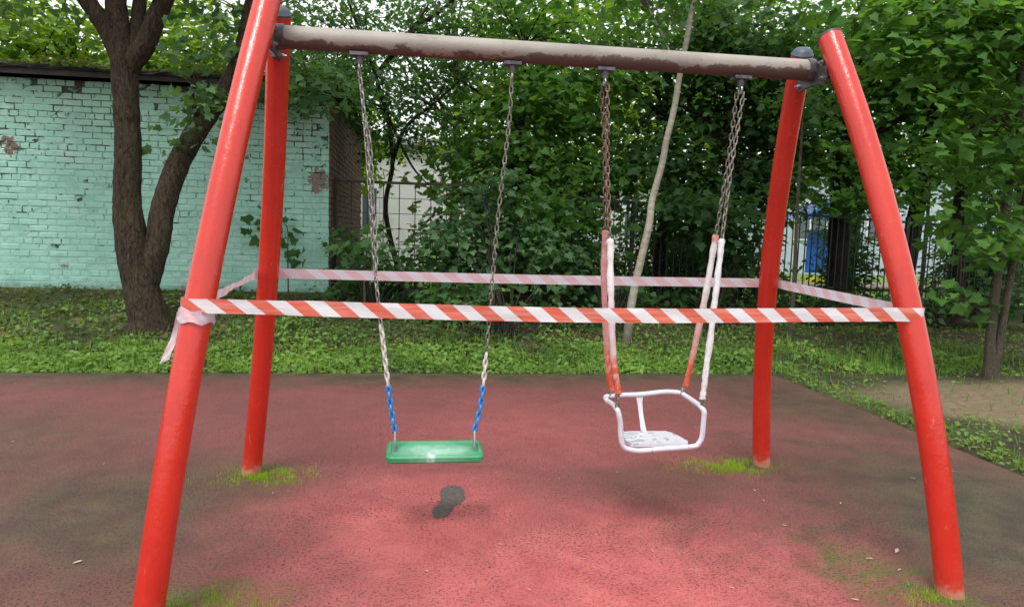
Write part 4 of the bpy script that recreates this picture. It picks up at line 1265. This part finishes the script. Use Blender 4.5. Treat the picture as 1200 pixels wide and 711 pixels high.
maple(10.2, 9.5, 5.6, .15, 'maple at the far right end of the fence',
      [(ca(1190, 90, 9.5), (1.6, 1.4, 1.2), 110), (ca(1215, 230, 9.2), (.9, 1.0, .6), 36)], 'mapledark')
# taller trees beyond the fence that close the wood
for k, (X, Y, h, lab) in enumerate(((2.6, 15.5, 9.0, 'tall tree beyond the fence behind the right swing chains'), (7.2, 16.5, 9.5, 'tall tree beyond the fence above the rear right leg'), (12.0, 16.0, 9.5, 'tall tree beyond the fence above the front right leg'), (16.5, 15.0, 9.0, 'tall tree beyond the fence at the right edge'))):
    bs = np.array([X, Y, float(gz(X, Y))])
    tree('tall_tree', bs, lab, [([bs, bs + np.array([.1, 0, h * .4]), bs + np.array([-.1, 0, h * .8])], [.22, .17, .07])],
         [((X, Y, h * .66), (2.6, 2.0, h * .32), 170), ((X + 1.2, Y - .8, h * .45), (1.6, 1.3, 1.4), 52), ((X - 1.4, Y - .6, h * .48), (1.6, 1.3, 1.5), 52)], 14, .22, ['lime', 'lime', 'maple', 'maple'][k], 'barkdark', 'tall trees beyond the fence', spread=.45, hubs=[bs + np.array([0, 0, h * .5]), bs + np.array([0, 0, h * .7])], frac=.1, r0=.04)

# thin stems and saplings under the maples
thin = [((925, 396), (934, 250), (942, 120), .028, 'thin grey sapling trunk just behind the rear right leg'),
        ((1078, 350), (1088, 240), (1094, 120), .05, 'dark slim trunk right of the front right leg'),
        ((1003, 330), (990, 250), (975, 120), .03, 'dark slim trunk leaning left beside the thick one'),
        ((1120, 372), (1128, 280), (1150, 160), .022, 'thin dark sapling between fence and twin stemmed maple'),
        ((424, 372), (427, 330), (430, 290), .016, 'thin stick-like sapling at the gate under the left chain'),
        ((540, 408), (543, 372), (545, 330), .012, 'bare little stem standing in front of the shrub')]
for (b_, m_, t_, r, lab) in thin:
    g = ghit(*b_); root = empty('sapling', tuple(g), lab, 'sapling', 'saplings under the maples')
    pm, pt = at(*m_, g[1]), at(*t_, g[1])
    trunk_mesh(root, [([g + np.array([0, 0, -.05]), g * .5 + pm * .5 + np.array([.02, 0, 0]), pm, pt], [r * 1.2, r, r * .85, r * .5])], MT['bark2' if r < .03 else 'barkdark'], 8, 'trunk', .04)
    crown_mesh(root, [(tuple(pt), (.35 + 4 * r, .35, .25 + 3 * r), int(8 + 300 * r))], 10, .12, MT['mapledark'], T_MAPLE, .2)

# ---------------------------------------------------------------- shrubs before the fence
def shrub(base_px, blobs, lab, leaf='shrub', per=11, size=.115, parts=None, tmpl=T_MAPLE, group='shrubs along the fence', Y=None):
    g = np.array(ghit(*base_px))
    root = empty('shrub', tuple(g), lab, 'shrub', group)
    o, C = crown_mesh(root, blobs, per, size, MT[leaf], tmpl, .19, .4, .5)
    idx = RNG.permutation(len(C))[:28]
    trunk_mesh(root, [([g + np.array([RNG.uniform(-.15, .15), RNG.uniform(-.1, .1), -.03]), g * .5 + C[i] * .5 + np.array([0, 0, .12]), C[i]], [.014, .010, .004]) for i in idx], MT['barkdark'], 5, 'stems', 0)['kind'] = 'stuff'
    if parts: leaf_parts(root, parts, LEAF_SHRUB, size * 1.0, 1.1, .4)
    return root
pp = [at(random.gauss(590, 55), random.gauss(285, 42), 6.55 + random.uniform(-.25, .1)) for _ in range(120)]
shrub((590, 398), [(ca(540, 285, 6.9), (.62, .55, .62), 60), (ca(610, 275, 6.9), (.55, .5, .6), 56), (ca(580, 220, 7.0), (.5, .45, .35), 32), (ca(655, 320, 6.8), (.48, .45, .45), 44), (ca(560, 365, 6.3), (.8, .45, .26), 60), (ca(660, 378, 6.2), (.6, .4, .24), 50), (ca(520, 392, 5.9), (.35, .3, .14), 24), (ca(600, 392, 5.9), (.45, .3, .15), 30), (ca(665, 398, 5.8), (.35, .25, .12), 22)], 'large leafy grey-green shrub between the two swings', parts=pp)
shrub((435, 378), [(ca(440, 320, 7.2), (.50, .45, .40), 38), (ca(410, 345, 7.3), (.38, .4, .22), 24), (ca(480, 345, 7.0), (.45, .4, .35), 34), (ca(420, 285, 7.5), (.3, .3, .28), 14)], 'dark shrub at the garage corner below the gate', 'mapledark', size=.10)
shrub((720, 392), [(ca(720, 345, 7.2), (.5, .4, .35), 34), (ca(690, 290, 7.3), (.4, .4, .4), 26)], 'low dark shrub behind the base of the leaning trunk', 'mapledark', size=.10)
shrub((830, 388), [(ca(830, 350, 7.4), (.75, .4, .30), 46), (ca(860, 300, 7.8), (.5, .4, .35), 26)], 'low dark shrub behind the toddler swing chains', 'mapledark', size=.10)
shrub((960, 385), [(ca(960, 352, 7.6), (.9, .5, .18), 36)], 'low dark shrub under the right hand tape', 'mapledark', size=.10)
shrub((1100, 385), [(ca(1060, 355, 7.3), (.7, .5, .22), 32), (ca(1130, 352, 7.4), (.6, .5, .2), 28), (ca(1190, 345, 7.2), (.6, .5, .3), 32)], 'low dark shrub beyond the front right leg', 'mapledark', size=.10)

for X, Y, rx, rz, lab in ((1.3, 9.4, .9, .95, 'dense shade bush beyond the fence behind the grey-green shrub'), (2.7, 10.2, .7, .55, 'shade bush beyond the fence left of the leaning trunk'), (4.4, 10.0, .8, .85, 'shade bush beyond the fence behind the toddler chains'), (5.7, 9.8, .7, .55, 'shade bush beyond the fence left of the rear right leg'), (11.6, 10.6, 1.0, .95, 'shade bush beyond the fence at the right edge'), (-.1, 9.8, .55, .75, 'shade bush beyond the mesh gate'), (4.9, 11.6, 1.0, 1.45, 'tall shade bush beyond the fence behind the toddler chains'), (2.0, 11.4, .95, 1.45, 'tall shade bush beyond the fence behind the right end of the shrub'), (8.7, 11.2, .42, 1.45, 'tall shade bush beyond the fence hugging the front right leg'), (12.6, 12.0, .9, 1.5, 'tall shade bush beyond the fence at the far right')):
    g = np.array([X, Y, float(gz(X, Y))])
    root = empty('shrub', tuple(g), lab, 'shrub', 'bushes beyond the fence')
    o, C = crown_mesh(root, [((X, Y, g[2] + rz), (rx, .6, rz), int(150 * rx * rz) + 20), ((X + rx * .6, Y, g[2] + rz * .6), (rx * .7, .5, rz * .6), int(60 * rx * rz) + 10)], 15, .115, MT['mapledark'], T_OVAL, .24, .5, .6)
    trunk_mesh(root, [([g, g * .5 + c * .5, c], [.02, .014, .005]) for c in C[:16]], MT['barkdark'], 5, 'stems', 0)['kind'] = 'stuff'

# ---------------------------------------------------------------- fence and gate
YFN = 8.05
fen = empty('iron_fence', (5, YFN, .2), 'black iron bar fence running behind the trees right of the gate', 'fence')
def ftop(x): return 2.22 - 0.036 * max(0, x + 1.0)
bar_me = MB().box((0, 0, .5), (.016, .016, 1.0)); me = bpy.data.meshes.new('bar'); me.from_pydata(bar_me.v, [], bar_me.f); me.materials.append(MT['iron'])
x = 0.45
while x < 13.2:
    g = float(gz(x, YFN)); L = ftop(x) - .02 - g - .08
    inst('bar', me, fen, (x, YFN, g + .08), None, (1, 1, L))
    x += 0.118
xp = 0.40
posts = []
while xp < 13.4:
    posts.append(xp); g = float(gz(xp, YFN))
    MB().box((xp, YFN + .002, (g + ftop(xp) + .06) / 2 - .05), (.06, .06, ftop(xp) + .06 - g + .1)).build('post', MT['iron'], fen, smooth=False)
    xp += 2.5
for a, c in zip(posts[:-1], posts[1:]):
    for f_ in (lambda q: ftop(q) - .03, lambda q: float(gz(q, YFN)) + .17):
        p0, p1 = Vector((a + .031, YFN, f_(a))), Vector((c - .031, YFN, f_(c)))
        d = p1 - p0
        MB().box((p0 + p1) / 2, (d.length, .034, .04), d.to_track_quat('X', 'Z').to_matrix()).build('rail', MT['iron'], fen, smooth=False)
gate = empty('mesh_gate', (-.8, YFN, .3), 'rusty mesh gate between the garage corner and the fence', 'gate')
gx0, gx1, gz0, gz1 = -1.95, 0.30, .52, 2.22
b = MB()
for xx in (gx0, gx1): b.box((xx, YFN + .03, (gz0 + gz1) / 2), (.045, .045, gz1 - gz0 + .09))
for zz in (gz0, gz1): b.box(((gx0 + gx1) / 2, YFN + .03, zz), (gx1 - gx0 - .046, .04, .04))
b.build('gate_frame', MT['rustiron'], gate, smooth=False)
vb = MB().box((0, 0, 0), (.014, .014, gz1 - gz0 - .04)); vme = bpy.data.meshes.new('upright'); vme.from_pydata(vb.v, [], vb.f); vme.materials.append(MT['rustiron'])
hb = MB().box((0, 0, 0), (gx1 - gx0 - .05, .010, .010)); hme = bpy.data.meshes.new('wire'); hme.from_pydata(hb.v, [], hb.f); hme.materials.append(MT['rustiron'])
for k in range(1, 9): inst('upright', vme, gate, (gx0 + (gx1 - gx0) * k / 9, YFN + .03, (gz0 + gz1) / 2))
for k in range(1, 7): inst('wire', hme, gate, ((gx0 + gx1) / 2, YFN + .016, gz0 + (gz1 - gz0) * k / 7))

# ---------------------------------------------------------------- beyond the fence
def building(name, lab, x0, x1, y0, y1, h, wall, roofm, wins, z0=0.0):
    root = empty(name, ((x0 + x1) / 2, (y0 + y1) / 2, z0), lab, 'building')
    MB().box(((x0 + x1) / 2, (y0 + y1) / 2, z0 + h / 2), (x1 - x0, y1 - y0, h)).build('wall', MT[wall], root, smooth=False)
    MB().box(((x0 + x1) / 2, (y0 + y1) / 2, z0 + h + .12), (x1 - x0 + .6, y1 - y0 + .6, .24)).build('roof', MT[roofm], root, smooth=False)
    for (x, z, w, hh) in wins:
        fr = MB().box((x, y0 - .03, z), (w, .06, hh)).build('window', MT['wframe'], root, smooth=False)
        for s in (-1, 1):
            MB().box((x + s * (w / 4 - .015), y0 - .066, z), (w / 2 - .12, .012, hh - .16)).build('pane', MT['glass'], fr, smooth=False)
    return root
building('pale_building', 'pale plastered building seen through the gate beyond the garage corner', -3.5, 3.2, 22.0, 30.0, 4.4, 'plaster', 'roofsheet', [(-2.6, 2.2, 1.2, 1.5), (1.6, 2.2, 1.3, 1.5)])
building('grey_building', 'pale blue-grey building beyond the fence on the right', 14.5, 27.0, 26.0, 34.0, 4.6, 'bluegrey', 'roofsheet', [(16.5, 2.3, 1.6, 1.6), (20.0, 2.3, 1.6, 1.6), (23.5, 2.3, 1.6, 1.6)])
building('white_building', 'low white building far behind the right swing chains', 3.8, 11.0, 27.0, 33.0, 3.6, 'plaster', 'roofsheet', [(5.6, 1.9, 1.4, 1.3), (9.0, 1.9, 1.4, 1.3)])
ph = empty('play_house', (9.2, 15.2, 0.1), 'blue and yellow play house seen between the right hand legs beyond the fence', 'play house')
px0 = at(963, 270, 15.2)[0]
MB().box((px0, 15.2, 1.20), (.80, .08, 1.2)).build('side_panel', MT['playblue'], ph, smooth=False)['label'] = 'blue panel'
MB().box((px0, 15.15, .40), (.9, .10, .16)).build('base_panel', MT['playyellow'], ph, smooth=False)['label'] = 'yellow panel'
MB().box((px0 + .66, 15.14, .85), (.22, .1, .5)).build('end_panel', MT['playred'], ph, smooth=False)['label'] = 'red panel'
for s in (-1, 1): MB().tube([(px0 + s * .75, 15.2, 0), (px0 + s * .75, 15.2, 2.1)], .05, 10).build('post', MT['wframe'], ph)
rf = MB(); rf.add([(px0 - .9, 14.7, 2.1), (px0 + .9, 14.7, 2.1), (px0 + .9, 15.7, 2.1), (px0 - .9, 15.7, 2.1), (px0, 14.7, 2.6), (px0, 15.7, 2.6)], [(0, 1, 4), (3, 5, 2), (0, 4, 5, 3), (1, 2, 5, 4), (0, 3, 2, 1)]).build('roof', MT['playblue'], ph, smooth=False)
b = MB(); b.box((9, 17.6, .115), (40, 2.0, .06)); tagit(b.build('path', MT['walk'], smooth=False), kind='structure')

# ---------------------------------------------------------------- ground cover
def scatter(n, xr, yr, dens):
    X = RNG.uniform(*xr, n); Y = RNG.uniform(*yr, n)
    k = RNG.uniform(size=n) < dens(X, Y)
    return X[k], Y[k]
def fbm(x, y, s=1.0):
    return (np.sin(1.7 * s * x + .4) * np.sin(2.3 * s * y + 1.1) + .6 * np.sin(3.9 * s * x + 1.9 * s * y) + .4 * np.sin(7.3 * s * x - 5.1 * s * y + .5) + .3 * np.sin(13 * s * x + 11 * s * y)) / 2.3
def cover(name, X, Y, hmax, size, mat, tmpl, lab, cat, tilt=.5, ground_z=None):
    n = len(X)
    hh = RNG.uniform(.15, 1.0, n) * hmax
    P = np.stack([X, Y, (gz(X, Y) if ground_z is None else np.full(n, ground_z)) + hh], -1)
    v, f = leaves_np(P, np.array([0, -.18, 1.0]) + RNG.normal(size=(n, 3)) * tilt, RNG.uniform(0, 6.28, n), size * RNG.uniform(.55, 1.35, n), tmpl)
    o = mesh_np(name, v, f, mat)
    return tagit(o, lab, cat, None, 'stuff')
def band(X, Y):
    front = np.exp(-((Y - 4.35 - .35 * fbm(X, Y)) / .60) ** 2)
    mid = .13 * np.clip(.35 + fbm(X, Y, .8), 0, 1) * (Y < 6.9)
    left = 1 - sstep((X - 2.3) / 1.6) * .75
    return np.clip(front * 1.0 * np.clip(.62 + .75 * fbm(X * 1.6, Y * 1.4), .10, 1) + mid, 0, 1) * left
X, Y = scatter(105000, (-7.5, 6.5), (EDGE_Y + .02, 7.4), band)
hm = .125 * np.clip(.6 + .8 * fbm(X * 1.1 + 3, Y), .25, 1) * np.clip((Y - EDGE_Y) / .35, .2, 1)
cover('ground_cover', X, Y, hm, .056, MT['weed'], T_OVAL, 'bright green low weeds in a strip along the far edge of the red surface', 'weeds')
X, Y = scatter(52000, (-7.5, 10), (EDGE_Y + .4, 7.6), lambda X, Y: .22 + .6 * np.clip(fbm(X + 5, Y, .7), 0, 1))
cover('undergrowth', X, Y, .06, .055, MT['weeddull'], T_OVAL, 'dull low creeping plants on the shaded earth under the trees', 'undergrowth', .6)
def rightside(X, Y):
    sand = np.exp(-((Y - 2.75) / .8) ** 2) * (X > 3.75)
    edge = np.exp(-((X - EDGE_X - .22) / .22) ** 2) + .8 * np.exp(-((Y - 1.55) / .35) ** 2)
    return np.clip((.26 * np.clip(.4 + fbm(X, Y), 0, 1) + .42 * edge) * (1 - .95 * sand), 0, 1) * (X > EDGE_X + .03)
X, Y = scatter(26000, (EDGE_X, 10), (.2, 5.6), rightside)
cover('clover', X, Y, .035, .042, MT['weed'], T_OVAL, 'small green clover and weeds beside the right edge of the red surface', 'clover')
def blades(name, X, Y, size, mat, lab, cat, zz=None, lean=.5):
    n = len(X)
    P = np.stack([X, Y, gz(X, Y) if zz is None else np.full(n, zz)], -1)
    az = RNG.uniform(0, 6.28, n)
    el = RNG.uniform(.5, 1.45, n)
    # a blade's own y axis rises: normal leans back from the vertical
    nn = np.stack([-np.cos(az) * np.sin(el), -np.sin(az) * np.sin(el), np.cos(el)], -1)
    V, F = T_BLADE
    d = np.stack([np.cos(az) * np.cos(el), np.sin(az) * np.cos(el), np.sin(el)], -1)
    x = np.cross(d, nn)
    B = np.stack([x, d, nn], 1)
    s = size * RNG.uniform(.5, 1.4, n)
    W = np.einsum('vk,nkj->nvj', V, B) * s[:, None, None] + P[:, None, :]
    f = F[None] + (np.arange(n) * len(V))[:, None, None]
    o = mesh_np(name, W.reshape(-1, 3), f.reshape(-1, 3), mat)
    return tagit(o, lab, cat, None, 'stuff')
def gr_d(X, Y):
    ey = np.exp(-((Y - EDGE_Y - .12) / .16) ** 2); ex = np.exp(-((X - EDGE_X - .14) / .20) ** 2) * (Y < EDGE_Y + .3)
    return np.clip((ey + ex) * np.clip(.5 + .7 * fbm(X * 1.5, Y * 1.5), .1, 1) + .05, 0, 1) * ((Y > EDGE_Y + .01) | (X > EDGE_X + .01))
X, Y = scatter(60000, (-7.5, 7), (.2, 5.2), gr_d)
blades('grass', X, Y, .085, MT['grass'], 'short grass fringing the edges of the red rubber surface', 'grass')
X, Y = scatter(60000, (-7.5, 7), (EDGE_Y + .05, 6.6), lambda X, Y: np.clip(.4 * np.exp(-((Y - 4.6) / .6) ** 2) + .04, 0, 1) * np.clip(.5 - fbm(X * 1.2 + 2, Y), .12, 1))
blades('grass', X, Y, .13, MT['grass'], 'shaggy grass blades between the weeds behind the red surface', 'grass')
# dry leaves lying under the trees
X, Y = scatter(2600, (-7, 10), (4.6, 7.6), lambda X, Y: .5 + 0 * X)
cover('leaf_litter', X, Y, .015, .07, MT['brownleaf'], T_LOBED, 'dry brown leaves scattered on the earth under the trees', 'leaves', .35)
# moss cushions at the feet of the posts: bright clumps, thinning outwards
for (cx, cy, rx, ry, n, lab) in ((-1.54, .78, .24, .13, 4200, 'bright green moss at the foot of the rear left leg'), (1.40, .82, .30, .15, 4600, 'bright green moss at the foot of the rear right leg'), (-1.46, -.74, .20, .14, 2600, 'bright green moss at the foot of the front left leg'), (1.52, -.88, .16, .07, 700, 'thin moss at the foot of the front right leg')):
    X = cx + rx * RNG.normal(size=n) * .55; Y = cy + ry * RNG.normal(size=n) * .55
    k = fbm(X * 9 + cx, Y * 9, 1.0) + RNG.normal(size=n) * .25 > -.05
    blades('moss', X[k], Y[k], .020, MT['mossg'], lab, 'moss', .001)
# scattered pale bits of leaf on the rubber
bits = [(15, 517, .035, 'at the far left edge of the rubber'), (122, 543, .035, 'left of the front left leg, level with the rear foot'), (40, 505, .02, 'tiny one near the far left edge'), (91, 658, .06, 'long one left of the foot of the front left leg'), (155, 577, .02, 'tiny one just left of the front left leg'), (320, 577, .025, 'just in front of the moss of the rear left leg'), (337, 575, .018, 'tiniest one beside the moss of the rear left leg'), (723, 553, .03, 'under the left end of the toddler seat'), (884, 574, .045, 'big one before the moss of the rear right leg'), (895, 586, .035, 'second one before the foot of the rear right leg'),
        (1070, 560, .05, 'just left of the front right leg at its middle'), (1051, 645, .09, 'longest one left of the foot of the front right leg'), (1019, 654, .06, 'second longest, left of the longest'), (1054, 667, .05, 'below the longest one'), (985, 589, .04, 'on the dark mossy part between the right legs'), (919, 615, .035, 'below the rear right foot on the bare red part'), (500, 668, .03, 'in the middle below the dark worn patch'), (586, 637, .03, 'right of and below the dark worn patch'), (765, 645, .04, 'below the toddler seat'), (655, 560, .025, 'between the two swing seats'),
        (1002, 702, .05, 'near the bottom edge left of the front right foot'), (1116, 552, .04, 'right of the front right leg'), (858, 688, .035, 'near the bottom edge right of the middle'), (620, 690, .03, 'nearest the bottom edge in the middle')]
LB = leaf_piece((np.array([(-.5, 0, 0), (-.2, -.22, .06), (.3, -.18, .05), (.5, .03, .01), (.2, .2, .08), (-.25, .18, .05)]), np.array([(0, 1, 5), (1, 4, 5), (1, 2, 4), (2, 3, 4)])), MT['litter'], 'fallen_leaf')
for px, py, s, where in bits:
    d = ray(px, py); p = CAM_POS + d * ((.006 - 1.5) / d[2])
    s *= .7
    o = inst('fallen_leaf', LB, None, p, Matrix.Rotation(random.uniform(0, 6.28), 3, 'Z').to_quaternion(), (s, s * random.uniform(.4, .9), s))
    tagit(o, 'pale leaf scrap ' + where, 'leaf', 'leaf scraps on the red rubber')
